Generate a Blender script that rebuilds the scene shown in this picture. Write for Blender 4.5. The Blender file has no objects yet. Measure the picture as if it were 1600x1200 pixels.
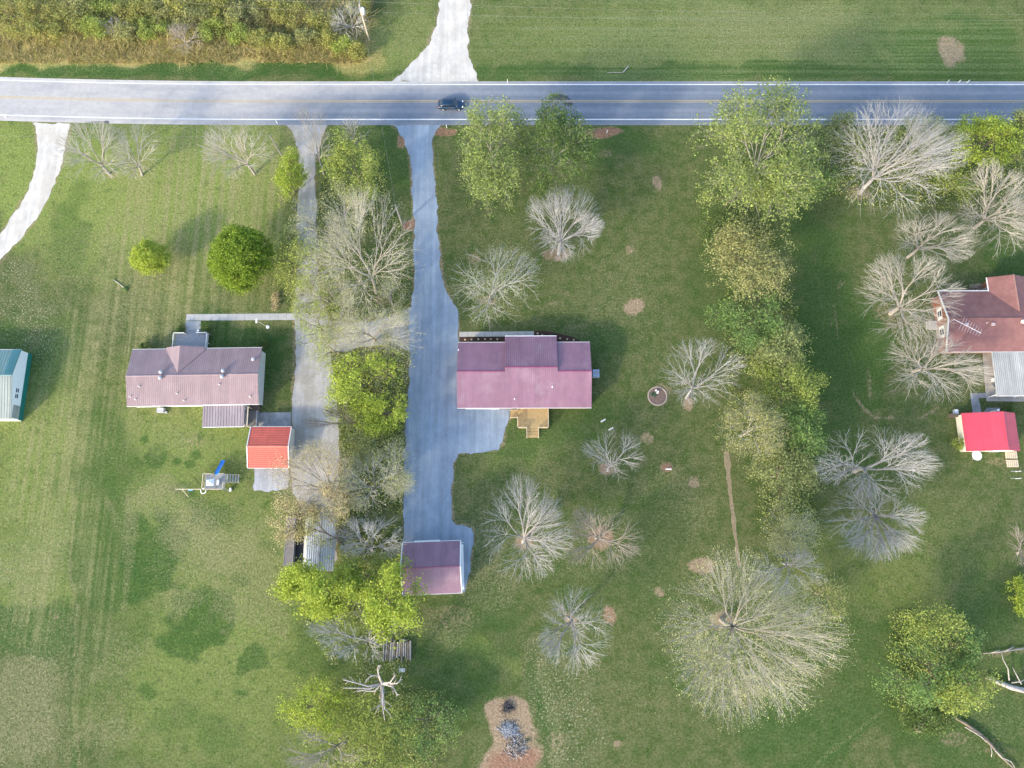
import bpy, math, random
import numpy as np
from mathutils import Vector, Matrix

# ------------------------------------------------------------------ camera, sky, sun, exposure
SC = bpy.context.scene
COL = SC.collection
H, FPX, TILT = 115.0, 1109.0, math.radians(12.0)
cam_d = bpy.data.cameras.new('camera'); cam = bpy.data.objects.new('camera', cam_d); COL.objects.link(cam)
cam_d.sensor_width = 36.0; cam_d.lens = FPX / 1600 * 36.0
cam_d.clip_start = 1.0; cam_d.clip_end = 6000.0
cam.location = (0, 0, H); cam.rotation_euler = (TILT, 0, 0)
SC.camera = cam

SUN_EL, SUN_AZ = math.radians(24.0), math.radians(225.0)     # compass azimuth: the sun stands in the south-west
W = bpy.data.worlds.new('World'); SC.world = W; W.use_nodes = True
wn = W.node_tree
for n in list(wn.nodes): wn.nodes.remove(n)
wo = wn.nodes.new('ShaderNodeOutputWorld'); wb = wn.nodes.new('ShaderNodeBackground')
sky = wn.nodes.new('ShaderNodeTexSky'); sky.sky_type = 'NISHITA'; sky.sun_disc = False
sky.sun_elevation = SUN_EL; sky.sun_rotation = SUN_AZ; sky.air_density = 1.0; sky.dust_density = 1.6; sky.ozone_density = 1.0
wn.links.new(sky.outputs[0], wb.inputs[0]); wb.inputs[1].default_value = 0.15
wn.links.new(wb.outputs[0], wo.inputs[0])
sd = bpy.data.lights.new('sun', 'SUN'); sd.energy = 1.30; sd.angle = math.radians(5.0); sd.color = (1.0, 0.87, 0.68)
sun = bpy.data.objects.new('sun', sd); COL.objects.link(sun); sun.location = (-60, -60, 60)
to_sun = Vector((math.sin(SUN_AZ) * math.cos(SUN_EL), math.cos(SUN_AZ) * math.cos(SUN_EL), math.sin(SUN_EL)))
sun.rotation_euler = to_sun.to_track_quat('Z', 'Y').to_euler()
SC.view_settings.view_transform = 'Standard'; SC.view_settings.look = 'None'
SC.view_settings.exposure = 2.0; SC.view_settings.gamma = 1.0; SC.view_settings.use_curve_mapping = False
SC.render.engine = 'CYCLES'
SC.cycles.max_bounces = 8; SC.cycles.diffuse_bounces = 5; SC.cycles.transmission_bounces = 6; SC.cycles.transparent_max_bounces = 8

# ------------------------------------------------------------------ helpers
CT, ST = math.cos(TILT), math.sin(TILT)
def G(px, py, z=0.0):
    """the point of the place, z metres above the ground, that the photograph shows at pixel (px, py)"""
    a = (px - 800.0) / FPX; b = -(py - 600.0) / FPX
    zz = b * ST - CT; t = (z - H) / zz
    return Vector((a * t, (b * CT + ST) * t, z))
def mpp(py):
    b = -(py - 600.0) / FPX
    return H / (CT - b * ST) / FPX
RNG = np.random.default_rng(7)
random.seed(7)

def tag(o, label=None, cat=None, group=None, kind=None):
    if label: o['label'] = label
    if cat: o['category'] = cat
    if group: o['group'] = group
    if kind: o['kind'] = kind
    return o
def empty(name, loc, label=None, cat=None, group=None):
    o = bpy.data.objects.new(name, None); COL.objects.link(o); o.location = loc; o.empty_display_size = 0.3
    return tag(o, label, cat, group)
def link(name, me, mats, parent=None, loc=(0, 0, 0)):
    o = bpy.data.objects.new(name, me); COL.objects.link(o)
    if not len(me.materials):
        for m in (mats if isinstance(mats, (list, tuple)) else [mats]): me.materials.append(m)
    if parent is not None:
        o.parent = parent
    o.location = loc
    return o

class MB:
    def __init__(s): s.v = []; s.f = []; s.m = []; s.mi = 0
    def add(s, vs, fs):
        b = len(s.v); s.v += [tuple(v) for v in vs]
        for f in fs: s.f.append([b + i for i in f]); s.m.append(s.mi)
        return s
    def box(s, x0, x1, y0, y1, z0, z1):
        return s.add([(x0,y0,z0),(x1,y0,z0),(x1,y1,z0),(x0,y1,z0),(x0,y0,z1),(x1,y0,z1),(x1,y1,z1),(x0,y1,z1)],
              [(3,2,1,0),(4,5,6,7),(0,1,5,4),(1,2,6,5),(2,3,7,6),(3,0,4,7)])
    def obox(s, c, d, l, w, h):
        """oriented box: centre c (at its base), direction d in plan, length l, width w, height h"""
        d = Vector((d[0], d[1], 0)).normalized(); n = Vector((-d.y, d.x, 0)); c = Vector(c)
        vs = [c + d*(a*l/2) + n*(b*w/2) + Vector((0,0,k*h)) for k in (0,1) for a, b in ((-1,-1),(1,-1),(1,1),(-1,1))]
        return s.add(vs, [(3,2,1,0),(4,5,6,7),(0,1,5,4),(1,2,6,5),(2,3,7,6),(3,0,4,7)])
    def slab(s, q, th):
        q = [Vector(p) for p in q]; d = Vector((0,0,-th)); n = len(q)
        return s.add(q + [p + d for p in q], [tuple(range(n)), tuple(range(2*n-1, n-1, -1))] + [(i, i+n, (i+1)%n+n, (i+1)%n) for i in range(n)])
    def tube(s, pts, rs, k=6, cap=True):
        pts = [Vector(p) for p in pts]
        if not hasattr(rs, '__len__'): rs = [rs]*len(pts)
        b = len(s.v); n = len(pts)
        for i, p in enumerate(pts):
            t = (pts[min(i+1, n-1)] - pts[max(i-1, 0)]).normalized()
            u = t.cross(Vector((0,0,1)) if abs(t.z) < 0.9 else Vector((1,0,0))).normalized(); w = t.cross(u)
            for j in range(k):
                a = 2*math.pi*j/k; s.v.append(tuple(p + (u*math.cos(a) + w*math.sin(a))*rs[i]))
        for i in range(n-1):
            for j in range(k):
                s.f.append([b+i*k+j, b+i*k+(j+1)%k, b+(i+1)*k+(j+1)%k, b+(i+1)*k+j]); s.m.append(s.mi)
        if cap:
            s.f.append([b+j for j in range(k)][::-1]); s.m.append(s.mi)
            s.f.append([b+(n-1)*k+j for j in range(k)]); s.m.append(s.mi)
        return s
    def lathe(s, prof, c, k=12):
        c = Vector(c); b = len(s.v); n = len(prof)
        for r, z in prof:
            for j in range(k):
                a = 2*math.pi*j/k; s.v.append((c.x+r*math.cos(a), c.y+r*math.sin(a), c.z+z))
        for i in range(n-1):
            for j in range(k):
                s.f.append([b+i*k+j, b+i*k+(j+1)%k, b+(i+1)*k+(j+1)%k, b+(i+1)*k+j]); s.m.append(s.mi)
        s.f.append([b+(n-1)*k+j for j in range(k)]); s.m.append(s.mi)
        return s
    def build(s, name, mats, parent=None, origin=(0,0,0), smooth=False):
        o = Vector(origin); me = bpy.data.meshes.new(name)
        me.from_pydata([(v[0]-o.x, v[1]-o.y, v[2]-o.z) for v in s.v], [], s.f)
        me.polygons.foreach_set('material_index', s.m)
        if smooth: me.polygons.foreach_set('use_smooth', [True]*len(s.f))
        me.update()
        return link(name, me, mats, parent)

def mesh_np(name, verts, quads=None, tris=None, qm=None, tm=None, smooth=False):
    me = bpy.data.meshes.new(name)
    nq = 0 if quads is None else len(quads); nt = 0 if tris is None else len(tris)
    me.vertices.add(len(verts)); me.vertices.foreach_set('co', np.ascontiguousarray(verts, dtype=np.float32).ravel())
    loops = []; starts = []; tot = []; mi = []
    if nq:
        loops.append(np.asarray(quads).ravel()); starts.append(np.arange(nq)*4); tot.append(np.full(nq, 4)); mi.append(np.zeros(nq) if qm is None else qm)
    if nt:
        loops.append(np.asarray(tris).ravel()); starts.append(nq*4 + np.arange(nt)*3); tot.append(np.full(nt, 3)); mi.append(np.zeros(nt) if tm is None else tm)
    loops = np.concatenate(loops).astype(np.int32)
    me.loops.add(len(loops)); me.loops.foreach_set('vertex_index', loops)
    me.polygons.add(nq+nt)
    me.polygons.foreach_set('loop_start', np.concatenate(starts).astype(np.int32))
    me.polygons.foreach_set('loop_total', np.concatenate(tot).astype(np.int32))
    me.polygons.foreach_set('material_index', np.concatenate(mi).astype(np.int32))
    if smooth: me.polygons.foreach_set('use_smooth', np.ones(nq+nt, dtype=bool))
    me.update(calc_edges=True)
    return me

def vnoise(x, y, scale, seed=0):
    r = np.random.default_rng(seed); T = r.random((64, 64))
    u = np.asarray(x)/scale + 1000; v = np.asarray(y)/scale + 1000
    i = np.floor(u).astype(int); j = np.floor(v).astype(int); fu = u-i; fv = v-j
    fu = fu*fu*(3-2*fu); fv = fv*fv*(3-2*fv)
    a = T[i%64, j%64]; b = T[(i+1)%64, j%64]; c = T[i%64, (j+1)%64]; d = T[(i+1)%64, (j+1)%64]
    return a*(1-fu)*(1-fv) + b*fu*(1-fv) + c*(1-fu)*fv + d*fu*fv

# ------------------------------------------------------------------ materials
class NT:
    def __init__(s, name):
        s.m = bpy.data.materials.new(name); s.m.use_nodes = True; s.t = s.m.node_tree
        for n in list(s.t.nodes): s.t.nodes.remove(n)
        s.out = s.t.nodes.new('ShaderNodeOutputMaterial')
        s.geo = s.t.nodes.new('ShaderNodeNewGeometry')
        s.pos = s.geo.outputs['Position']
    def put(s, sock, v):
        if isinstance(v, bpy.types.NodeSocket): s.t.links.new(v, sock)
        elif isinstance(v, (tuple, list)) and sock.type == 'RGBA': sock.default_value = (v[0], v[1], v[2], 1)
        else: sock.default_value = v
    def noise(s, scale, detail=3, rough=0.6, vec=None, dist=0.0):
        n = s.t.nodes.new('ShaderNodeTexNoise'); s.t.links.new(vec or s.pos, n.inputs['Vector'])
        n.inputs['Scale'].default_value = scale; n.inputs['Detail'].default_value = detail; n.inputs['Roughness'].default_value = rough; n.inputs['Distortion'].default_value = dist
        return n.outputs['Fac']
    def vor(s, scale, vec=None):
        n = s.t.nodes.new('ShaderNodeTexVoronoi'); s.t.links.new(vec or s.pos, n.inputs['Vector']); n.inputs['Scale'].default_value = scale
        return n.outputs['Color'], n.outputs['Distance']
    def stretch(s, sx, sy, sz=1.0, rot=0.0):
        n = s.t.nodes.new('ShaderNodeMapping'); s.t.links.new(s.pos, n.inputs['Vector']); n.inputs['Scale'].default_value = (sx, sy, sz); n.inputs['Rotation'].default_value = (0, 0, rot)
        return n.outputs[0]
    def rng(s, v, a, b, c=0.0, d=1.0):
        n = s.t.nodes.new('ShaderNodeMapRange'); n.clamp = True; s.put(n.inputs[0], v)
        for i, x in enumerate((a, b, c, d)): n.inputs[i+1].default_value = x
        return n.outputs[0]
    def math(s, op, a, b=0.0):
        n = s.t.nodes.new('ShaderNodeMath'); n.operation = op; s.put(n.inputs[0], a); s.put(n.inputs[1], b); return n.outputs[0]
    def mix(s, f, a, b, mode='MIX'):
        n = s.t.nodes.new('ShaderNodeMix'); n.data_type = 'RGBA'; n.blend_type = mode; n.clamp_factor = True
        s.put(n.inputs[0], f); s.put(n.inputs[6], a); s.put(n.inputs[7], b); return n.outputs[2]
    def scale(s, col, f):
        n = s.t.nodes.new('ShaderNodeVectorMath'); n.operation = 'SCALE'; s.put(n.inputs[0], col); s.put(n.inputs['Scale'], f); return n.outputs[0]
    def attr(s, name):
        n = s.t.nodes.new('ShaderNodeAttribute'); n.attribute_name = name; return n.outputs['Fac']
    def bump(s, h, strength=0.3, dist=0.05):
        n = s.t.nodes.new('ShaderNodeBump'); n.inputs['Strength'].default_value = strength; n.inputs['Distance'].default_value = dist
        s.t.links.new(h, n.inputs['Height']); return n.outputs[0]
    def principled(s, col, rough=0.8, metal=0.0, spec=0.3, normal=None, trans=None):
        n = s.t.nodes.new('ShaderNodeBsdfPrincipled'); s.put(n.inputs['Base Color'], col); s.put(n.inputs['Roughness'], rough)
        n.inputs['Metallic'].default_value = metal; n.inputs['Specular IOR Level'].default_value = spec
        if normal is not None: s.t.links.new(normal, n.inputs['Normal'])
        sh = n.outputs[0]
        if trans is not None:
            t = s.t.nodes.new('ShaderNodeBsdfTranslucent'); s.put(t.inputs[0], col)
            x = s.t.nodes.new('ShaderNodeMixShader'); x.inputs[0].default_value = trans
            s.t.links.new(sh, x.inputs[1]); s.t.links.new(t.outputs[0], x.inputs[2]); sh = x.outputs[0]
        s.t.links.new(sh, s.out.inputs[0]); return s.m

def plain(name, c, rough=0.7, metal=0.0, var=0.18, scale=1.5, spec=0.3, bump=0.0):
    t = NT(name); f = t.noise(scale, 5, 0.65)
    col = t.scale(c, t.rng(f, 0.25, 0.75, 1-var, 1+var))
    return t.principled(col, rough, metal, spec, t.bump(t.noise(scale*6, 3), bump, 0.03) if bump else None)

def leafmat(name, c, c2=None, var=0.30, trans=0.44):
    c = tuple(min(.5, x*1.70) for x in c); c2 = tuple(min(.45, x*1.80) for x in c2) if c2 else None
    t = NT(name); r = t.geo.outputs['Random Per Island']; c2 = c2 or tuple(x*0.62 for x in c)
    f = t.rng(t.noise(0.55, 3), 0.35, 0.65)
    col = t.mix(t.math('MULTIPLY_ADD', f, 0.5) if False else t.math('ADD', t.math('MULTIPLY', f, 0.55), t.math('MULTIPLY', r, 0.45)), c2, c)
    col = t.scale(col, t.rng(r, 0, 1, 1-var, 1+var))
    return t.principled(col, 0.6, 0, 0.2, None, trans)

LEAF = {
 'bright': leafmat('leaf_bright', (0.235, 0.270, 0.038), (0.15, 0.20, 0.030)),
 'lime':   leafmat('leaf_lime', (0.215, 0.245, 0.055), (0.13, 0.165, 0.040)),
 'green':  leafmat('leaf_green', (0.125, 0.185, 0.050), (0.080, 0.130, 0.040)),
 'dark':   leafmat('leaf_dark', (0.090, 0.125, 0.032), (0.042, 0.075, 0.022)),
 'olive':  leafmat('leaf_olive', (0.200, 0.215, 0.078), (0.125, 0.148, 0.056)),
 'pine':   leafmat('leaf_pine', (0.185, 0.215, 0.060), (0.100, 0.135, 0.042)),
 'gold':   leafmat('leaf_gold', (0.225, 0.220, 0.085), (0.155, 0.160, 0.062)),
 'tan':    leafmat('leaf_tan', (0.32, 0.265, 0.135), (0.22, 0.185, 0.095)),
 'bud':    leafmat('leaf_bud', (0.31, 0.30, 0.135), (0.21, 0.21, 0.095)),
 'budgreen': leafmat('leaf_budgreen', (0.24, 0.26, 0.12), (0.17, 0.19, 0.09)),
 'round':  leafmat('leaf_round', (0.145, 0.195, 0.020), (0.085, 0.135, 0.016)),
 'brush':  leafmat('leaf_brush', (0.245, 0.232, 0.062), (0.135, 0.145, 0.045)),
 'straw':  leafmat('leaf_straw', (0.31, 0.245, 0.105), (0.27, 0.20, 0.085)),
 'pink':   leafmat('leaf_pink', (0.40, 0.26, 0.20), (0.30, 0.20, 0.16)),
}
BARK = {
 'trunk_grey': plain('bark_trunk_grey', (0.27, 0.255, 0.235), 0.9, var=0.35, scale=2.0),
 'trunk_pale': plain('bark_trunk_pale', (0.31, 0.275, 0.23), 0.9, var=0.35, scale=2.0),
 'silver': plain('bark_silver', (0.385, 0.375, 0.355), 0.85, var=0.35, scale=1.2),
 'pale':   plain('bark_pale', (0.41, 0.38, 0.325), 0.85, var=0.35, scale=1.2),
 'tan':    plain('bark_tan', (0.36, 0.305, 0.25), 0.85, var=0.35, scale=1.2),
 'brown':  plain('bark_brown', (0.16, 0.13, 0.10), 0.9, var=0.3, scale=2.0),
 'grey':   plain('bark_grey', (0.27, 0.25, 0.22), 0.9, var=0.3, scale=2.0),
 'dead':   plain('bark_dead', (0.33, 0.30, 0.27), 0.9, var=0.35, scale=2.5),
}
# ------------------------------------------------------------------ ground
def ground_mat():
    t = NT('grass_ground')
    n8 = t.noise(0.10, 4, 0.6); n2 = t.noise(0.55, 4, 0.65); n05 = t.noise(1.7, 5, 0.72); fine = t.noise(4.2, 4, 0.8); micro = t.noise(8.5, 3, 0.8)
    lush_shade, dry, yel, dirt, sv, sh, red, litter = [t.attr(a) for a in ('lush_shade', 'dry', 'yel', 'dirt', 'stripe_v', 'stripe_h', 'red', 'litter')]; straw = t.attr('straw')
    base = t.mix(t.rng(n8, 0.35, 0.65), (0.068, 0.094, 0.029), (0.088, 0.104, 0.037))
    base = t.mix(t.rng(n2, 0.40, 0.68), base, (0.102, 0.112, 0.046))
    base = t.mix(t.rng(n2, 0.52, 0.28), base, (0.050, 0.080, 0.020))
    base = t.mix(yel, base, t.mix(t.rng(n05, 0.3, 0.7), (0.142, 0.196, 0.042), (0.186, 0.210, 0.064)))
    base = t.mix(t.math('MULTIPLY', lush_shade, t.rng(t.math('ADD', t.math('MULTIPLY', n05, .5), t.math('MULTIPLY', n2, .5)), 0.38, 0.52, 0.55, 1.0)), base, (0.036, 0.080, 0.018))
    base = t.mix(t.rng(t.noise(0.75, 5, 0.7), 0.53, 0.66, 0, 0.55), base, (0.036, 0.074, 0.018))
    base = t.mix(t.rng(t.noise(0.33, 5, 0.7), 0.52, 0.70, 0, 0.28), base, (0.150, 0.140, 0.065))
    # mowing stripes
    wv = t.noise(1.0, 2, 0.5, t.stretch(1.05, 0.02)); wh = t.noise(1.0, 3, 0.6, t.stretch(0.015, 1.3))
    base = t.mix(t.math('MULTIPLY', t.math('MULTIPLY', sv, t.rng(n2, 0.35, 0.6, 0.35, 1.0)), t.rng(wv, 0.40, 0.60)), base, (0.215, 0.205, 0.090))
    base = t.mix(t.math('MULTIPLY', sh, t.rng(wh, 0.40, 0.68, 0, 0.8)), base, (0.150, 0.180, 0.078))
    # dead blades through the sward: grows with 'dry'
    thr = t.math('SUBTRACT', t.math('ADD', t.math('MULTIPLY', fine, 0.55), t.math('MULTIPLY', n05, 0.45)), t.math('MULTIPLY', t.math('SUBTRACT', 0.5, dry), 0.28))
    base = t.mix(t.rng(thr, 0.50, 0.66, 0, 0.70), base, (0.196, 0.184, 0.090))
    base = t.mix(t.math('MULTIPLY', litter, t.rng(t.noise(3.2, 4, 0.8), 0.56, 0.62)), base, (0.40, 0.36, 0.25))
    base = t.mix(t.math('MULTIPLY', straw, t.rng(t.math('ADD', t.math('MULTIPLY', n05, .5), t.math('MULTIPLY', fine, .5)), 0.36, 0.56, 0.25, 0.95)), base, t.mix(t.rng(n2, .35, .65), (0.40, 0.295, 0.125), (0.31, 0.265, 0.095)))
    dn = t.math('ADD', dirt, t.math('MULTIPLY', t.math('SUBTRACT', n05, 0.5), 1.7))
    dcol = t.mix(t.rng(fine, 0.3, 0.7), (0.23, 0.165, 0.105), (0.30, 0.225, 0.150))
    dcol = t.mix(red, dcol, t.mix(t.rng(fine, 0.3, 0.7), (0.20, 0.105, 0.070), (0.27, 0.150, 0.100)))
    base = t.mix(t.rng(dn, 0.36, 0.98, 0, 0.92), base, dcol)
    g = t.math('ADD', t.math('MULTIPLY', fine, 0.55), t.math('MULTIPLY', micro, 0.45))
    base = t.scale(base, t.rng(g, 0.36, 0.64, 0.52, 1.48))
    base = t.scale(base, t.rng(t.noise(2.6, 3, 0.75), 0.34, 0.66, 0.70, 1.30))
    return t.principled(base, 0.95, 0, 0.05, t.bump(t.math('ADD', n05, fine), 0.55, 0.10))

def asphalt_mat():
    t = NT('asphalt'); f = t.noise(9.0, 3, 0.7); b = t.noise(1.0, 4, 0.6, t.stretch(0.06, 1.4)); dust_sun = t.attr('dust_sun'); tr = t.attr('track')
    c = t.mix(t.rng(b, 0.35, 0.65), (0.118, 0.142, 0.176), (0.150, 0.174, 0.208))  # cool tint of the shaded east half put into the asphalt colour
    c = t.mix(tr, c, (0.180, 0.200, 0.235))
    d2 = t.math('MULTIPLY', dust_sun, t.rng(t.noise(0.5, 4, 0.6, t.stretch(0.25, 1.0)), 0.2, 0.55, 0.55, 1.0))
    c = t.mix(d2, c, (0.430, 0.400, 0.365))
    c = t.scale(c, t.rng(t.noise(0.9, 5, 0.7), 0.3, 0.7, 0.90, 1.10))
    c = t.scale(c, t.rng(f, 0.3, 0.7, 0.84, 1.16))
    return t.principled(c, 0.82, 0, 0.2, t.bump(f, 0.2, 0.02))

def gravel_mat(name, c1, c2, stains=(0.3, 0.25, 0.2), st=0.0, grass=0.0):
    t = NT(name); f = t.noise(8.0, 4, 0.8); m = t.noise(0.35, 4, 0.6); k = t.noise(1.6, 4, 0.7, t.stretch(1.0, 0.35)); col, _ = t.vor(14.0)
    c = t.mix(t.rng(m, 0.35, 0.65), c1, c2)
    c = t.scale(c, t.rng(k, 0.3, 0.7, 0.90, 1.10))
    c = t.scale(c, t.rng(t.noise(1.0, 3, 0.55, t.stretch(1.1, 0.035)), 0.35, 0.65, 0.88, 1.12))
    c = t.mix(t.rng(t.noise(0.8, 5, 0.75), 0.60, 0.78, 0, 0.6), c, tuple(x*1.35 for x in c2))
    c = t.scale(c, t.rng(f, 0.3, 0.7, 0.76, 1.24))
    if st: c = t.mix(t.math('MULTIPLY', t.rng(t.noise(0.25, 5, 0.65), 0.5, 0.62), st), c, stains)
    if grass: c = t.mix(t.math('MULTIPLY', t.rng(t.noise(0.6, 5, 0.75), 0.55, 0.66), grass), c, (0.11, 0.13, 0.05))
    return t.principled(c, 0.95, 0, 0.1, t.bump(f, 0.5, 0.05))

M_GROUND = ground_mat(); M_ASPH = asphalt_mat()
M_GRAV = gravel_mat('gravel_shade_blue', (0.192, 0.240, 0.296), (0.236, 0.286, 0.338))  # blue cast of the shade partly mixed into this gravel's grey
M_GRAV2 = gravel_mat('gravel_grey', (0.300, 0.298, 0.296), (0.345, 0.330, 0.305), (0.25, 0.235, 0.19), 0.6, 0.30)
M_GRAVW = gravel_mat('gravel_white', (0.42, 0.395, 0.35), (0.51, 0.48, 0.43), (0.40, 0.36, 0.30), 0.5)
M_CONC = plain('concrete', (0.36, 0.355, 0.34), 0.9, var=0.16, scale=1.2, bump=0.2)
M_CONC2 = plain('stained_concrete', (0.25, 0.25, 0.25), 0.9, var=0.4, scale=0.8, bump=0.2)
M_WHITE = plain('white_paint', (0.74, 0.74, 0.72), 0.55, var=0.06)
M_LINE = plain('line_paint_white', (0.56, 0.56, 0.55), 0.7, var=0.18, scale=3)
M_YLINE = plain('line_paint_yellow', (0.42, 0.31, 0.13), 0.7, var=0.18, scale=3)
M_MULCH = plain('mulch', (0.060, 0.032, 0.022), 0.95, var=0.5, scale=6, bump=0.6)

# layout of ground cover, written as ellipses (px, py, rx, ry, strength) on the photograph's grid and turned into metres
COVER = {
 'lush_shade': [(227,683,6,6,.8),(310,682,7,6,.8),(307,710,9,7,.8),(278,724,7,7,.8),(298,725,9,7,.8),(328,938,13,14,.8),(400,1025,18,22,.75),(230,1080,16,10,.7),(375,1080,10,9,.7),(245,700,14,8,.6),(150,1000,22,30,.5),(290,770,26,14,.7),(325,810,26,22,.75),(200,990,30,24,.5),(270,1130,40,20,.35),(375,905,14,12,.6),(420,860,16,10,.5),(340,1150,30,30,.4),(235,870,62,52,.9),(300,978,58,58,.85),(245,725,24,20,.8),(206,815,22,20,.8),(335,795,34,22,.7),(160,760,55,150,.55),(170,1000,60,80,.3),(372,528,80,30,.9),(425,560,22,40,.7),  # dark green patches, with the rose house's shade painted in as darker grass
   (1290,480,60,190,.65),(1330,560,90,70,.75),(1480,100,130,70,.75),(1370,60,60,60,.3),(1300,690,60,60,.5),(1250,1150,70,80,.6),(1380,1090,110,70,.6),(1500,1140,120,70,.55),(1430,1020,110,90,.6),(930,540,60,40,.55),(900,660,60,50,.5),(560,250,60,60,.4),  # includes the hedgerow's shade, painted into the grass colour
   (1580,420,50,40,.6),(20,560,60,40,.6),(90,560,60,60,.35),(840,680,50,40,.5),(950,900,120,60,.35),(750,960,60,60,.5),(700,1050,60,80,.5),(860,1110,14,60,.75),(835,1060,14,35,.6),(1060,1040,60,40,.4),(60,1010,60,50,.6),(300,112,320,12,.9),(1150,112,480,13,.8),(620,235,50,60,.6),  # includes the barn's shade, painted into the grass colour
   (480,1010,40,60,.5),(960,230,90,30,.55),(1120,400,40,120,.4),(1400,1000,90,50,.4),(1560,960,50,70,.4),(1330,980,60,90,.35),(110,360,25,60,.5),(1000,820,90,50,.3),(790,640,20,30,.5)],
 'yel': [(30,270,60,110,1),(150,310,120,100,.9),(270,270,130,100,.9),(380,290,70,120,.65),(300,400,180,90,.35),(70,640,90,120,.45),(60,800,80,170,.55),(30,60,200,60,.8),(230,90,400,25,.7),(300,680,130,50,.5),(640,60,60,70,.45),(540,250,40,70,.5),(1330,900,120,50,.25),(820,710,60,50,.35),(560,1080,90,110,.6),(240,610,50,60,.35),(330,870,160,200,.5),(330,1090,170,130,.45),(230,760,90,80,.25),(1130,60,420,70,.40),(1490,900,90,120,.18)],  # yellower grass, with the sunlit brightness of the west lawns painted in
 'dry': [(250,770,40,18,.8),(300,835,60,28,.8),(365,865,50,30,.85),(200,820,12,60,.7),(225,640,40,25,.5),(300,690,30,14,.6),(195,1010,60,40,.5),(270,940,40,20,.7),(350,960,40,24,.6),(420,940,30,60,.5),(160,1140,50,30,.5),(860,760,60,40,.5),(930,880,50,30,.5),(1100,760,70,60,.4),(70,420,60,110,.55),(190,390,70,120,.5),(270,480,130,60,.55),(430,440,40,60,.5),(180,560,40,60,.4),(60,900,70,50,.7),(30,1120,60,110,.85),(90,1060,30,90,.4),(330,870,130,90,.55),(380,1000,60,150,.45),(170,1090,70,110,.4),(280,790,110,30,.55),(90,690,60,40,.5),
   (1000,560,90,160,.35),(940,430,120,90,.35),(780,380,70,80,.5),(1020,800,110,80,.45),(900,1100,130,110,.35),(750,790,40,70,.5),(760,900,60,60,.6),(1080,1050,120,90,.35),(1310,940,80,60,.45),(1480,820,80,90,.35),(1540,1120,80,80,.5),(1000,55,260,55,.5),(1250,45,160,60,.6),(240,55,300,60,.7),(640,60,60,70,.6),
   (700,985,60,30,.7),(590,560,30,60,.3),(1440,700,80,40,.3),(700,300,30,70,.35),(1250,390,60,90,.25),(220,700,80,30,.45),(400,720,60,60,.35)],
 'dirt': [(990,480,19,16,1),(1025,287,9,13,.9),(985,392,9,10,.7),(945,240,14,8,.5),(955,962,11,12,.9),(1042,733,9,9,1),(1083,753,9,11,.8),(1013,686,12,9,.75),(640,352,12,9,1),(795,1128,40,38,1.4),(802,1180,46,46,1.4),(770,1110,20,22,1.2),(868,398,20,11,.8),(950,735,15,11,.9),(933,842,22,19,.9),(1128,968,24,18,.9),(818,848,14,12,.9),(890,966,12,10,.9),
   (430,470,8,17,.8),(1100,880,24,13,.9),(940,207,34,9,1),(695,206,20,7,.9),(625,218,9,14,.9),(1487,76,20,26,.9),(1030,925,10,9,.8),(1075,630,10,10,.9),(1027,618,17,17,.9),(1343,300,20,14,.7),(1390,495,30,20,.5),(170,275,14,9,.6),(430,985,10,8,.3),(740,405,12,9,.6),(765,470,18,10,.7),(600,470,18,10,.7),(885,460,8,6,.5),(870,475,12,7,.5),(1310,590,6,8,.3),
   (1360,600,5,30,.5),(965,1162,8,8,.8),(1335,738,12,9,.4),(345,990,5,6,.5),(300,690,14,12,.4),(85,965,6,6,.6),(1560,720,22,8,.5),(1490,1150,26,14,.5),(1560,1170,20,20,.4),(1440,890,18,10,.25),(705,960,40,20,.45),(870,1160,18,14,.5)],
 'red': [(940,207,34,9,1),(695,206,20,7,1),(625,218,9,14,.8),(640,352,12,9,1),(806,1190,40,26,.9),(1042,733,9,9,.9),(868,398,20,11,.4),(950,735,15,11,.5),(933,842,22,19,.5),(955,962,11,12,.5)],
 'litter': [(880,1090,60,100,.6),(850,1020,40,40,.45),(900,1150,40,60,.65),(880,850,60,40,.35),(1000,900,80,60,.15),(30,480,45,50,.9),(70,500,30,40,.6),(60,550,60,30,.4),(760,880,40,50,.4),(340,830,80,40,.25),(40,1100,40,120,.35),(330,300,60,80,.2),(590,1000,40,40,.4),(240,60,250,60,.5),(500,20,80,30,.8)],
 'straw': [(60,78,140,22,1),(230,80,140,20,1),(400,84,120,16,.9),(520,88,60,10,.8),(60,40,90,30,.6),(470,20,60,20,.5),(560,60,30,40,.5),(20,60,60,40,.7)],
 'stripe_v': [(320,340,150,170,.9),(210,480,80,150,.8),(90,750,60,220,.75),(80,900,50,80,.5),(260,600,40,120,.3),(140,1000,30,200,.4)],
 'stripe_h': [(1130,60,420,72,.85),(1520,60,120,72,.25),(60,880,70,60,.5)],
}
PLOTS = {   # fields with an edge of their own: polygons on the same grid
 'dry': [([(-20,947),(60,950),(112,958),(112,1230),(-30,1230)], .6), ([(-20,640),(112,640),(112,946),(-20,934)], .35)],
 'lush_shade': [([(-20,949),(60,952),(110,961),(110,1010),(60,1030),(-20,1010)], .9), ([(116,640),(160,640),(185,770),(196,900),(180,955),(116,955)], .7), ([(104,955),(112,957),(112,1100),(106,1100)], .7), ([(-20,940),(112,950),(112,958),(-20,947)], .7)],
 'yel': [([(-20,640),(112,640),(112,946),(-20,934)], .55)],
}
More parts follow.
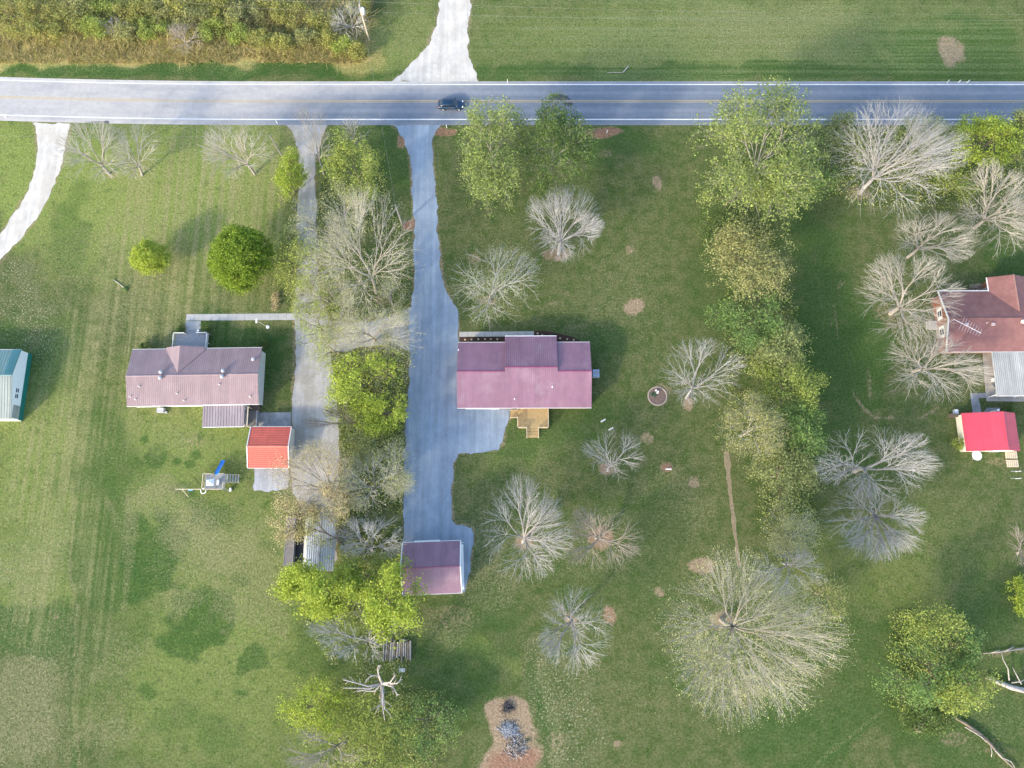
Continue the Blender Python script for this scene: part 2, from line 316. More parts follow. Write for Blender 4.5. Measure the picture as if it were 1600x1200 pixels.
TRACKS = [('lush_shade', [(-20,948),(60,952),(112,960)], 5, 1.0), ('lush_shade', [(112,960),(112,1230)], 3, .9), ('dry', [(118,950),(118,1230)], 4, .8), ('dirt', [(1326,596),(1334,620),(1350,638),(1375,649),(1394,651)], 3.5, .85), ('dirt', [(1322,440),(1312,455),(1304,480),(1303,505),(1308,530)], 2, .6), ('dirt', [(1316,436),(1307,460),(1298,482),(1296,510)], 2, .55), ('dirt', [(1472,638),(1452,645),(1432,650)], 3.5, .6),
 ('dry', [(1378,1112),(1340,1140),(1290,1180),(1270,1200)], 4, .7), ('lush_shade', [(1372,1118),(1334,1147),(1284,1188)], 6, .9), ('lush_shade', [(1250,640),(1255,760),(1262,860)], 16, .5), ('dirt', [(1500,1025),(1540,1020),(1610,1012)], 5, .55), ('dry', [(640,300),(650,380),(650,450)], 4, .6), ('dry', [(113,640),(113,946)], 3.5, .8), ('dry', [(112,200),(116,400),(113,640)], 5, .4), ('dirt', [(480,640),(486,720)], 3, .2),
 ('dry', [(300,800),(330,830),(345,860),(330,900),(345,935)], 9, .8), ('dry', [(330,830),(390,850),(430,875)], 11, .8), ('dry', [(165,785),(180,812),(205,860),(190,950)], 7, .7), ('yel', [(700,1000),(750,1010),(800,1040)], 12, .4), ('dry', [(846,1040),(862,1100),(872,1160),(868,1200)], 12, .7)]
def inpoly(x, y, P):
    r = np.zeros(len(x), bool); n = len(P); j = n-1
    for i in range(n):
        xi, yi, xj, yj = P[i].x, P[i].y, P[j].x, P[j].y
        c = ((yi > y) != (yj > y)) & (x < (xj-xi)*(y-yi)/(yj-yi+1e-12)+xi); r ^= c; j = i
    return r
def make_ground():
    x0, x1, y0, y1, st = -112.0, 112.0, -48.0, 116.0, 0.42
    xs = np.arange(x0, x1+st, st); ys = np.arange(y0, y1+st, st)
    # skirt rows carry the sheet out to the horizon
    xs = np.concatenate([[-2500, -700, -260], xs, [260, 700, 2500]]); ys = np.concatenate([[-2500, -700, -180], ys, [260, 700, 2500]])
    X, Y = np.meshgrid(xs, ys); nx, ny = len(xs), len(ys)
    V = np.stack([X.ravel(), Y.ravel(), np.zeros(nx*ny)], 1)
    i = np.arange(nx-1); j = np.arange(ny-1); I, J = np.meshgrid(i, j); a = (J*nx+I).ravel()
    me = mesh_np('ground', V, np.stack([a, a+1, a+nx+1, a+nx], 1), smooth=True)
    x, y = V[:,0], V[:,1]
    wx = (vnoise(x, y, 5, 1)-.5)*6 + (vnoise(x, y, 1.6, 2)-.5)*3.2; wy = (vnoise(x, y, 5, 3)-.5)*6 + (vnoise(x, y, 1.6, 4)-.5)*3.2
    for name, bl in COVER.items():
        A = np.zeros(len(x))
        for px, py, rx, ry, s in bl:
            c = G(px, py); k = mpp(py); k2 = (G(px, py-5).y - G(px, py+5).y)/10
            w = min(1.0, min(rx*k, ry*k2)/4.0)*(.55 if name in ('dirt', 'red') else 1)
            d = np.sqrt(((x+wx*w-c.x)/(rx*k))**2 + ((y+wy*w-c.y)/(ry*k2))**2)
            soft = 0.75 if name in ('yel', 'dry', 'stripe_v', 'stripe_h', 'litter') else (0.22 if s > .7 and name == 'lush_shade' else 0.45)
            v = s*np.clip((1+soft*0.5-d)/soft, 0, 1)
            A = np.maximum(A, v) if name in ('dirt', 'red', 'lush_shade') else 1-(1-A)*(1-np.clip(v, 0, 1))
        for pl, s in PLOTS.get(name, ()):
            A = np.maximum(A, s*inpoly(x+wx*.18, y+wy*.18, [G(*p) for p in pl]))
        for nm, pl, hw, s in TRACKS:
            if nm != name: continue
            P = [G(*p) for p in pl]; d = np.full(len(x), 99.0); w = hw*mpp(pl[0][1])
            for p, q in zip(P, P[1:]):
                ex, ey = q.x-p.x, q.y-p.y; L = ex*ex+ey*ey+1e-9; tt = np.clip(((x-p.x)*ex+(y-p.y)*ey)/L, 0, 1)
                d = np.minimum(d, np.hypot(x+wx*.15-p.x-tt*ex, y+wy*.15-p.y-tt*ey))
            A = np.maximum(A, s*np.clip(1.6-d/w, 0, 1))
        if name == 'dirt':     # worn, gritty margins beside the gravel and the road
            for pl in DRIVES:
                P = [G(*p) for p in pl]
                d = np.full(len(x), 99.0); ok = (x > -120) & (x < 120) & (y > -60) & (y < 130)
                xx, yy = x[ok], y[ok]; dd = d[ok]
                for p, q in zip(P, P[1:]+P[:1]):
                    ex, ey = q.x-p.x, q.y-p.y; L = ex*ex+ey*ey+1e-9
                    tt = np.clip(((xx-p.x)*ex+(yy-p.y)*ey)/L, 0, 1)
                    dd = np.minimum(dd, np.hypot(xx-p.x-tt*ex, yy-p.y-tt*ey))
                d[ok] = dd
                A = np.maximum(A, np.clip(0.85-d/1.0, 0, 1)*(0.55+0.6*vnoise(x, y, 3, 9)))
        at = me.attributes.new(name, 'FLOAT', 'POINT'); at.data.foreach_set('value', A.astype(np.float32))
    return tag(link('ground', me, M_GROUND), kind='structure')

DRIVE_MAIN = [(611,194),(624,207),(634,225),(640,245),(643,270),(646,320),(648,400),(648,450),(642,478),(641,500),(640,545),(637,600),(632,660),(630,760),(629,800),(630,850),(680,856),(722,856),(724,926),(731,905),(735,870),(738,850),(740,832),(737,823),(715,819),(707,812),(706,760),(708,722),(715,709),(740,706),(778,702),(786,692),(789,668),(797,655),(801,640),(801,628),(716,628),(716,540),(716,512),(713,488),(706,470),(697,452),(690,425),(686,380),(683,330),(679,280),(676,240),(674,215),(680,203),(690,194)]
DRIVE_LEFT = [(446,194),(458,206),(466,228),(468,250),(466,300),(463,400),(460,480),(460,560),(457,640),(455,700),(454,735),(458,770),(470,790),(474,800),(474,880),(527,880),(528,800),(530,740),(527,650),(521,590),(515,548),(560,544),(600,541),(644,546),(645,478),(615,492),(580,503),(545,507),(515,502),(503,470),(495,400),(492,300),(493,248),(499,222),(510,194)]
DRIVE_WHITE = [(52,192),(57,212),(57,250),(50,280),(35,312),(0,367),(-60,430),(-60,480),(0,409),(30,377),(60,337),(80,300),(95,266),(104,225),(110,192)]
DRIVE_NORTH = [(694,-40),(688,0),(680,40),(665,75),(641,105),(612,128),(748,128),(737,106),(731,80),(733,50),(736,0),(738,-40)]
DRIVE_APRON = [(397,724),(398,745),(398,764),(420,766),(448,763),(452,745),(450,724)]
DRIVES = [DRIVE_MAIN, DRIVE_LEFT, DRIVE_WHITE, DRIVE_NORTH]
make_ground()

def sheet(name, pl, z, m, kind='structure', jit=0.24, seed=0, step=0.3, attr=None):
    P = [G(*p) for p in pl]; r = np.random.default_rng(seed); out = []
    for p, q in zip(P, P[1:]+P[:1]):
        n = max(1, int((q-p).length/step)); d = (q-p).normalized() if (q-p).length > 1e-6 else Vector((1,0,0))
        for k in range(n):
            c = p.lerp(q, k/n); o = (float(vnoise(c.x, c.y, 1.1, 5+seed))-.5)*2*jit + (float(vnoise(c.x, c.y, 4.0, 6+seed))-.5)*2*jit + (float(vnoise(c.x, c.y, 0.55, 8+seed))-.5)*0.8*jit
            out.append((c.x - d.y*o, c.y + d.x*o, z))
    me = bpy.data.meshes.new(name); me.from_pydata(out, [], [list(range(len(out)))])
    import bmesh
    bm = bmesh.new(); bm.from_mesh(me); bmesh.ops.triangulate(bm, faces=bm.faces[:]); bmesh.ops.recalc_face_normals(bm, faces=bm.faces[:])
    if bm.faces and sum(f.normal.z for f in bm.faces) < 0: bmesh.ops.reverse_faces(bm, faces=bm.faces[:])
    bm.to_mesh(me); bm.free()
    return tag(link(name, me, m), kind=kind)
sheet('gravel_driveway', DRIVE_LEFT, 0.008, M_GRAV2, seed=2)
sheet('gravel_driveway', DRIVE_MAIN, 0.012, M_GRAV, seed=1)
sheet('gravel_driveway', DRIVE_WHITE, 0.008, M_GRAVW, seed=3)
sheet('gravel_driveway', DRIVE_NORTH, 0.008, M_GRAVW, seed=4, jit=0.35)
sheet('gravel_apron', DRIVE_APRON, 0.012, gravel_mat('gravel_apron', (0.30, 0.31, 0.33), (0.36, 0.36, 0.37)), seed=5)

def road_off(px):
    return -7.0*np.clip((420-np.asarray(px, float))/420, 0, 3)**1.9
def road_strip(name, ya, yb, z, m, ny=1, attrs=False):
    pxs = np.concatenate([[-2500, -1200], np.arange(-300, 1901, 10), [2800, 4000]]).astype(float)
    V = []
    for f in np.linspace(0, 1, ny+1):
        for px in pxs:
            p = G(min(max(px, -300), 1900), ya+(yb-ya)*f+float(road_off(max(px, -300)))); x = p.x + (px-min(max(px, -300), 1900))*0.14
            V.append((x, p.y, z))
    V = np.array(V); n = len(pxs); I, J = np.meshgrid(np.arange(n-1), np.arange(ny)); a = (J*n+I).ravel()
    me = mesh_np(name, V, np.stack([a+n, a+n+1, a+1, a], 1))
    if attrs:
        f = np.repeat(np.linspace(0, 1, ny+1), n); px = np.tile(pxs, ny+1); yy = ya+(yb-ya)*f
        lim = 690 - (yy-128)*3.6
        dust_sun = np.clip((lim-px)/190, 0, 1)*0.78 + 0.55*np.exp(-((px-640)/110)**2-((yy-130)/16)**2)  # pale west half is painted sunlight; the drive mouth adds real gravel dust
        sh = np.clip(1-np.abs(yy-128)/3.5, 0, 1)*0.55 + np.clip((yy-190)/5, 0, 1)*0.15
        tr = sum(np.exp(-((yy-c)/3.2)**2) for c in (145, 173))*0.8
        for k, A in (('dust_sun', np.clip(dust_sun+sh, 0, 1)), ('track', np.clip(tr, 0, 1))):
            at = me.attributes.new(k, 'FLOAT', 'POINT'); at.data.foreach_set('value', A.astype(np.float32))
    return tag(link(name, me, m), kind='structure')
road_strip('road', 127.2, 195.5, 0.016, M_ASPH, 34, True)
road_strip('edge_line', 131.2, 132.9, 0.020, M_LINE)
road_strip('edge_line', 185.8, 187.5, 0.020, M_LINE)
road_strip('centre_line', 156.8, 157.6, 0.020, M_YLINE)
road_strip('centre_line', 159.1, 159.9, 0.020, M_YLINE)
sheet('tar_patch', [(863,148),(873,147),(885,150),(893,156),(897,156.2),(868,155.5),(863,154)], 0.0195, plain('tar', (0.055, 0.055, 0.065), 0.7), jit=0.08, step=0.3, seed=7)
sheet('tar_patch', [(881,160.5),(895,160.5),(892,164),(886,165),(882,163)], 0.0195, bpy.data.materials['tar'], jit=0.08, step=0.3, seed=8)
sheet('tar_patch', [(132,190.2),(170,189.8),(169,191.6),(133,191.6)], 0.0195, bpy.data.materials['tar'], jit=0.1, step=0.3, seed=9)
sheet('trench_strip', [(1131,706),(1139,704),(1141,735),(1146,775),(1150,810),(1154,850),(1158,885),(1152,886),(1147,850),(1142,810),(1137,770),(1133,735)], 0.006, plain('trench_straw', (0.205, 0.165, 0.10), 0.95, var=0.45, scale=3, bump=0.5), jit=0.14, seed=11)
sheet('flower_bed', [(718,526),(790,526),(790,540),(718,540)], 0.010, M_MULCH, jit=0.05, seed=12)
sheet('flower_bed', [(834,517),(850,518),(880,523),(906,531),(908,540),(834,540)], 0.010, M_MULCH, jit=0.10, seed=13)
# ------------------------------------------------------------------ buildings
def metal(name, c, rough=0.38, var=0.10, spec=0.5, fade=0.0):
    t = NT(name); f = t.noise(0.5, 4, 0.6); k = t.noise(0.8, 4, 0.65, t.stretch(2.5, 0.25))
    col = t.scale(c, t.rng(f, 0.25, 0.75, 1-var, 1+var)); col = t.scale(col, t.rng(k, 0.3, 0.7, 1-var*0.8, 1+var*0.8))
    w = t.t.nodes.new('ShaderNodeTexWhiteNoise'); w.noise_dimensions = '1D'; sx = t.t.nodes.new('ShaderNodeSeparateXYZ'); t.t.links.new(t.pos, sx.inputs[0]); t.put(w.inputs['W'], t.math('FLOOR', t.math('MULTIPLY', sx.outputs[0], 1.1)))
    col = t.scale(col, t.rng(w.outputs['Value'], 0, 1, 1-var*.6, 1+var*.6))
    col = t.mix(t.rng(t.noise(0.35, 5, 0.7), 0.5, 0.8, 0, fade), col, (0.42, 0.36, 0.36))
    return t.principled(col, rough, 0.0, spec)
M_BURG = metal('burgundy_metal', (0.225, 0.118, 0.155), fade=0.30); M_BURG2 = metal('burgundy_trim', (0.20, 0.055, 0.10))
M_ROSE = metal('faded_rose_metal', (0.245, 0.170, 0.170), 0.45, fade=0.2); M_ROSE2 = metal('tan_porch_metal', (0.26, 0.21, 0.21), 0.5)
M_RED = metal('red_metal', (0.46, 0.095, 0.062), 0.45); M_RED2 = metal('crimson_metal', (0.50, 0.060, 0.090), 0.45)
M_TEAL = metal('teal_metal', (0.145, 0.235, 0.215), 0.5); M_PALEGRN = metal('pale_green_metal', (0.25, 0.275, 0.235), 0.5); M_DTEAL = metal('dark_teal_metal', (0.010, 0.140, 0.110), 0.5); M_BAND = metal('mid_teal_metal', (0.07, 0.20, 0.20), 0.5)
M_CORR = metal('pale_corrugated_metal', (0.30, 0.305, 0.29), 0.5, 0.16); M_GALV = metal('galvanised_metal', (0.30, 0.33, 0.37), 0.45, 0.2)
M_SHING = plain('red_shingle', (0.205, 0.098, 0.088), 0.9, var=0.22, scale=0.9, bump=0.25)
M_SIDING = plain('white_siding', (0.62, 0.63, 0.62), 0.7, var=0.08, scale=0.7); M_CREAM = plain('cream_siding', (0.55, 0.53, 0.45), 0.75, var=0.1)
M_TRIM = plain('pale_trim', (0.66, 0.64, 0.60), 0.6, var=0.06); M_DARK = plain('dark_shadow_gap', (0.02, 0.02, 0.022), 0.9)
M_GREYWOOD = plain('grey_wood', (0.27, 0.275, 0.285), 0.85, var=0.25, scale=3.0); M_NEWWOOD = plain('new_pine_wood', (0.37, 0.27, 0.125), 0.8, var=0.20, scale=2.0); M_PALEWOOD = plain('pale_wood', (0.52, 0.43, 0.30), 0.8, var=0.12)
M_BROWNWOOD = plain('brown_wood', (0.11, 0.085, 0.065), 0.9, var=0.3, scale=3.0); M_BLACK = plain('black_plastic', (0.015, 0.015, 0.018), 0.5); M_STEEL = plain('dull_steel', (0.35, 0.36, 0.38), 0.45, spec=0.5)
def brick_mat():
    t = NT('red_brick'); n = t.t.nodes.new('ShaderNodeTexBrick'); m = t.t.nodes.new('ShaderNodeMapping'); m.inputs['Rotation'].default_value = (math.pi/2, 0, math.pi/2)
    t.t.links.new(t.pos, m.inputs[0]); t.t.links.new(m.outputs[0], n.inputs['Vector']); n.inputs['Scale'].default_value = 4.0
    n.inputs['Color1'].default_value = (0.27, 0.105, 0.062, 1); n.inputs['Color2'].default_value = (0.21, 0.085, 0.055, 1); n.inputs['Mortar'].default_value = (0.34, 0.30, 0.26, 1)
    return t.principled(n.outputs[0], 0.9)
M_BRICK = brick_mat()
def glass_mat():
    t = NT('window_glass'); return t.principled((0.03, 0.04, 0.055), 0.08, 0.0, 0.7)
M_GLASS = glass_mat()

def frame_of(sw, se, ne, nw, z):
    p = [G(*q, z) for q in (sw, se, ne, nw)]
    u = ((p[1]-p[0]) + (p[2]-p[3])); ang = math.atan2(u.y, u.x); L = u.length/2
    n = Vector((-math.sin(ang), math.cos(ang), 0)); wv = ((p[3]-p[0]) + (p[2]-p[1]))/2
    c = sum(p, Vector())/4; c.z = 0
    return c, ang, L, wv.dot(n)
def slope(mb, e0, e1, r1, r0, th=0.10, rib=0.32, along=True, hgt=0.045, wid=0.06):
    e0, e1, r1, r0 = map(Vector, (e0, e1, r1, r0)); mb.slab([e0, e1, r1, r0], th)
    nrm = (e1-e0).cross(r0-e0).normalized(); nrm = nrm if nrm.z > 0 else -nrm
    if not rib: return
    a0, a1, b1, b0 = (e0, e1, r1, r0) if along else (e0, r0, r1, e1)
    n = max(2, int((a1-a0).length/rib)); t = (a1-a0).normalized()*wid/2
    for i in range(n+1):
        f = (i+0.5)/(n+1); p = a0.lerp(a1, f) + nrm*0.002; q = b0.lerp(b1, f) + nrm*0.002; k = nrm*hgt
        mb.add([p-t, p+t, p+k*1.0+t*0.3, p+k-t*0.3, q-t, q+t, q+k+t*0.3, q+k-t*0.3], [(0,1,2,3),(7,6,5,4),(1,5,6,2),(2,6,7,3),(3,7,4,0)])
def gable_wall(mb, x0, x1, y0, y1, ze0, ze1, yr, zr):
    v = []
    for x in (x0, x1): v += [(x,y0,0.0),(x,y1,0.0),(x,y1,ze1),(x,yr,zr),(x,y0,ze0)]
    mb.add(v, [(0,1,2,3,4)[::-1],(5,6,7,8,9),(0,5,9,4),(1,2,7,6),(4,9,8,3),(3,8,7,2),(0,1,6,5)])
def window(parent, c, size, face, shutters=False):
    """a framed window on a wall facing +x/-x/+y/-y; pane is a child of the frame"""
    c = Vector(c); w, h = size; ax = face[1]; s = 1 if face[0] == '+' else -1
    def bx(mb, u0, u1, z0, z1, d0, d1):
        a, b = sorted((s*d0, s*d1))
        if ax == 'y': mb.box(c.x+u0, c.x+u1, c.y+a, c.y+b, c.z+z0, c.z+z1)
        else: mb.box(c.x+a, c.x+b, c.y+u0, c.y+u1, c.z+z0, c.z+z1)
    f = MB()
    for u0, u1, z0, z1 in ((-w/2,w/2,-h/2,-h/2+.08),(-w/2,w/2,h/2-.08,h/2),(-w/2,-w/2+.08,-h/2+.08,h/2-.08),(w/2-.08,w/2,-h/2+.08,h/2-.08),(-w/2+.08,w/2-.08,-.03,.03)): bx(f, u0, u1, z0, z1, 0.0, 0.07)
    fo = f.build('window', M_WHITE, parent)
    g = MB(); bx(g, -w/2+.08, w/2-.08, -h/2+.08, h/2-.08, 0.004, 0.03); g.build('pane', M_GLASS, fo)
    if shutters:
        for u in (-1, 1):
            m = MB(); bx(m, u*(w/2+.24)-.19, u*(w/2+.24)+.19, -h/2, h/2, 0.003, 0.05); m.build('shutter', M_WHITE, parent)

def gable(name, label, cat, sw, se, ne, nw, zE, zR, ridge_py, roofmats, wallmat, over=0.35, rib=0.32, along=True, trim=None, group=None, capm=None, walls=True, ext=(0, 0), cap=True, hgt=0.045):
    c, ang, L, Wd = frame_of(sw, se, ne, nw, zE)
    root = empty(name, c, label, cat, group); root.rotation_euler.z = ang
    yr = (G((sw[0]+se[0])/2, ridge_py, zR) - c).y/math.cos(ang) if ridge_py else 0.0
    x0, x1, y0, y1 = -L/2-ext[0], L/2+ext[1], -Wd/2, Wd/2
    m = MB(); slope(m, (x0,y0,zE), (x1,y0,zE), (x1,yr,zR), (x0,yr,zR), rib=rib, along=along, hgt=hgt)
    m.mi = 1 if len(roofmats) > 1 else 0
    slope(m, (x1,y1,zE), (x0,y1,zE), (x0,yr,zR), (x1,yr,zR), rib=rib, along=along, hgt=hgt)
    roof = m.build('roof', list(roofmats), root)
    cp = MB(); k = (zR-zE)/(yr-y0); k2 = (zR-zE)/(y1-yr)
    cp.add([(x0-.02,yr-.16,zR-.16*k+.06),(x1+.02,yr-.16,zR-.16*k+.06),(x1+.02,yr,zR+.075),(x0-.02,yr,zR+.075),(x1+.02,yr+.16,zR-.16*k2+.06),(x0-.02,yr+.16,zR-.16*k2+.06)], [(0,1,2,3),(3,2,4,5)])
    if cap: cp.build('ridge_cap', capm or roofmats[0], roof)
    if trim:
        for xx in (x0-.07, x1+.07):
            t = MB()
            for (ya, za, yb, zb) in ((y0-.03,zE-.0,yr,zR), (y1+.03,zE-.0,yr,zR)):
                t.add([(xx-.07,ya,za-.20),(xx+.07,ya,za-.20),(xx+.07,ya,za+.06),(xx-.07,ya,za+.06),(xx-.07,yb,zb-.20),(xx+.07,yb,zb-.20),(xx+.07,yb,zb+.06),(xx-.07,yb,zb+.06)],
                      [(0,1,2,3),(7,6,5,4),(0,4,5,1),(1,5,6,2),(2,6,7,3),(3,7,4,0)])
            t.build('rake_trim', trim, roof)
    if walls:
        w = MB(); gable_wall(w, x0+over, x1-over, y0+over, y1-over, zE+over*k-.13, zE+over*k2-.13, yr, zR-.13)
        w.build('wall', wallmat, root)
    for ya in (y0, y1):
        g = MB(); s = -1 if ya < yr else 1
        g.box(x0, x1, min(ya+s*.02, ya+s*.09), max(ya+s*.02, ya+s*.09), zE-.14, zE-.02); g.build('gutter', trim or M_TRIM, roof)
    return root, roof, dict(x0=x0, x1=x1, y0=y0, y1=y1, yr=yr, c=c, ang=ang, k=k, k2=k2, over=over, zE=zE, zR=zR)
def loc(d, px, py, z=0.0):
    p = G(px, py, z) - d['c']; a = -d['ang']
    return Vector((p.x*math.cos(a)-p.y*math.sin(a), p.x*math.sin(a)+p.y*math.cos(a), z))
def on_roof(d, px, py):
    z = d['zE']
    for _ in range(12):
        p = loc(d, px, py, z); z = d['zE'] + (d['k']*(p.y-d['y0']) if p.y < d['yr'] else d['k2']*(d['y1']-p.y))
    return loc(d, px, py, z)
def vent(roof, d, px, py, kind='pipe', m=None):
    p = on_roof(d, px, py); v = MB()
    if kind == 'ball': v.lathe([(.13,-.1),(.13,.18),(.26,.24),(.33,.40),(.28,.56),(.10,.64)], p, 10)
    elif kind == 'pipe': v.lathe([(.13,-.1),(.10,.06),(.07,.08),(.07,.42),(.05,.43)], p, 8)
    else: v.box(p.x-.25, p.x+.25, p.y-.2, p.y+.2, p.z-.1, p.z+.32)
    v.build('roof_vent' if kind != 'pipe' else 'vent_pipe', m or M_WHITE, roof, smooth=False)

# burgundy house in the middle
root, roof, d = gable('brick_house', 'burgundy metal roofed house with raised middle bay beside the blue gravel drive', 'house',
    (714.5,637), (924,637), (922,534.5), (715.5,535.5), 2.9, 4.5, 580, [M_BURG], M_BRICK, trim=None, capm=M_BURG2, cap=False, hgt=0.028)
zm = 4.7
for _ in range(20):
    yl = loc(d, 830, 573.5, zm).y; zm = d['zE'] + d['k']*(yl-d['y0'])
xa = loc(d, 789, 550, 3.8).x; xb = loc(d, 870.5, 550, 3.8).x; yn = loc(d, 830, 525.5, 2.9).y; ym = loc(d, 830, 573.5, zm).y
m = MB(); slope(m, (xa, d['yr']-.05, d['zR']-.05*d['k']+.02), (xb, d['yr']-.05, d['zR']-.05*d['k']+.02), (xb, ym, zm+.02), (xa, ym, zm+.02))
slope(m, (xb, yn, 2.9), (xa, yn, 2.9), (xa, ym, zm+.02), (xb, ym, zm+.02))
bay = m.build('bay_roof', M_BURG, root)
m = MB(); k3 = (zm-2.9)/(yn-ym)
m.add([(xa,ym-.16,zm-.16*d['k']+.08),(xb,ym-.16,zm-.16*d['k']+.08),(xb,ym,zm+.095),(xa,ym,zm+.095),(xb,ym+.16,zm-.16*k3+.08),(xa,ym+.16,zm-.16*k3+.08)], [(0,1,2,3),(3,2,4,5)]); m.build('ridge_cap', M_BURG2, bay)
for x in (xa+.04, xb-.16):
    v = []; m = MB()
    for xx in (x, x+.12): v += [(xx, d['yr']-.3, d['zR']-.5), (xx, yn-.35, 2.5), (xx, yn-.35, 2.9+.35*k3-.13), (xx, ym, zm-.11)]
    m.add(v, [(0,1,2,3),(7,6,5,4),(1,5,6,2),(2,6,7,3),(3,7,4,0),(0,4,5,1)]); m.build('bay_side', M_BURG2, root)
m = MB(); m.box(xa+.4, xb-.4, d['y1']-1.2, yn-.38, 0, 2.95); m.build('bay_wall', M_BRICK, root)
m = MB(); m.box(xa, xb, yn+.01, yn+.12, 2.76, 2.9); m.build('gutter', M_WHITE, bay)
m = MB()
for q0, q1 in ((d['x0']-.02, xa-.01), (xb+.01, d['x1']+.02)):
    cp = MB(); cp.add([(q0,d['yr']-.16,d['zR']-.16*d['k']+.06),(q1,d['yr']-.16,d['zR']-.16*d['k']+.06),(q1,d['yr'],d['zR']+.075),(q0,d['yr'],d['zR']+.075),(q1,d['yr']+.16,d['zR']-.16*d['k2']+.06),(q0,d['yr']+.16,d['zR']-.16*d['k2']+.06)], [(0,1,2,3),(3,2,4,5)]); cp.build('ridge_cap', M_BURG2, roof)
for px, py in ((863,604.5), (804,623.5)): vent(roof, d, px, py)
vent(roof, d, 716.5, 547)
x0 = loc(d, 728, 640).x; x1 = loc(d, 780, 640).x; yw = d['y0']+d['over']
m = MB()
for i in range(4): m.box(x0, x1, yw-.09, yw-.01, .02+i*.62, .60+i*.62)
m.build('garage_door', M_WHITE, root)
for x in (x0+12.5, x0+16.5): window(root, (x, yw, 1.6), (1.3, 1.2), '-y')
for x in (xa-5, xa-2, xb+1.8, xb+3.6): window(root, (x, d['y1']-d['over'], 1.6), (1.1, 1.3), '+y')
m = MB(); dx = (xa+xb)/2; m.box(dx-.5, dx+.5, yn-.38, yn-.32, .2, 2.3); m.build('front_door', M_WHITE, root)

# heat pump
c = G(930.5, 584.5); u = empty('heat_pump', c, 'pale blue heat pump with black fan beside the burgundy roofed house', 'heat pump')
MB().box(-.62,.62,-.68,.68,0,.1).build('base_pad', M_CONC, u)
MB().box(-.52,.52,-.56,.56,.1,.95).build('housing', plain('sky_tinted_white', (0.34,0.47,0.60), 0.45), u)  # skylight's blue put into the colour of an off-white housing
m = MB(); m.lathe([(.40,.95),(.42,.99),(.36,1.0),(.36,.97)], (0.1,0,0), 20); fr = m.build('fan_ring', M_STEEL, u)
m = MB(); m.lathe([(.34,.951),(.34,.955)], (0.1,0,0), 20); m.build('fan_well', M_BLACK, u)
m = MB()
for k in range(4):
    a = k*math.pi/2+.4; m.add([(.1,0,.965),(.1+.3*math.cos(a),.3*math.sin(a),.96),(.1+.3*math.cos(a+.6),.3*math.sin(a+.6),.985)], [(0,1,2)])
m.build('fan', M_STEEL, u)

# pine deck behind the burgundy house
zd = 0.55; p0 = G(808.5,637,zd); p1 = G(856.5,669,zd); w0 = G(797.5,641.5,zd*.5); w1 = G(808,653,zd*.5); s0 = G(823,669,.3); s1 = G(841.5,684,.3)
dk = empty('wooden_deck', (p0.x, p1.y, 0), 'new yellow pine deck with two flights of steps behind the burgundy house', 'deck'); o = dk.location.copy()
ytop = p0.y + 1.4
m = MB(); y = p1.y
while y < ytop: m.box(p0.x, p1.x, y, y+.132, zd-.04, zd+random.uniform(-.004,.004)); y += .14
tag(m.build('deck_boards', M_NEWWOOD, dk, o), kind='stuff')
m = MB()
for k in range(3):
    y1 = p1.y-.02-k*.5; m.box(s0.x, s1.x, y1-.23, y1-.01, zd-.16-k*.15, zd-.12-k*.15); m.box(s0.x, s1.x, y1-.48, y1-.25, zd-.16-k*.15, zd-.12-k*.15)
m.build('steps', M_NEWWOOD, dk, o)
m = MB(); m.box(w0.x, p0.x-.02, w1.y, w0.y, zd-.30, zd-.26); m.box(w0.x, w0.x+.5, w1.y, w0.y, zd-.45, zd-.42); m.build('side_steps', M_NEWWOOD, dk, o)
m = MB(); zt = zd+.92
RAILS = []
def rail(mb, a, b, z=zt, w=.10):
    mb = MB(); RAILS.append(mb)
    a = Vector((a[0],a[1],z)); b = Vector((b[0],b[1],z)); d_ = (b-a); mb.obox((a+b)/2, d_, d_.length+w, w, .05)
    n = max(1, int(d_.length/1.4))
    for i in range(n+1):
        p = a.lerp(b, i/n); mb.box(p.x-.045, p.x+.045, p.y-.045, p.y+.045, 0, z)
    for i in range(int(d_.length/.14)):
        p = a.lerp(b, (i+.5)*.14/d_.length); mb.box(p.x-.017, p.x+.017, p.y-.017, p.y+.017, z-.8, z)
ys = p1.y
rail(m, (p0.x, w1.y), (p0.x, ys)); rail(m, (p0.x, ys), (s0.x, ys)); rail(m, (s1.x, ys), (p1.x, ys)); rail(m, (p1.x, ys), (p1.x, ytop-1.1)); rail(m, (p0.x, ytop-1.2), (p0.x, w0.y))
rail(m, (s0.x, ys), (s0.x, s1.y), .8); rail(m, (s1.x, ys), (s1.x, s1.y), .8); rail(m, (p0.x, w0.y), (w0.x, w0.y), .8); rail(m, (p0.x, w1.y), (w0.x, w1.y), .8)
def build_rails(name, mat_, par, org=(0,0,0)):
    for q in RAILS: q.build(name, mat_, par, org)
    RAILS.clear()
build_rails('railing', M_PALEWOOD, dk, o)
m = MB(); m.box(p0.x+.06, p1.x-.06, p1.y+.05, ytop-.05, .02, zd-.06); m.build('deck_skirt', M_PALEWOOD, dk, o)

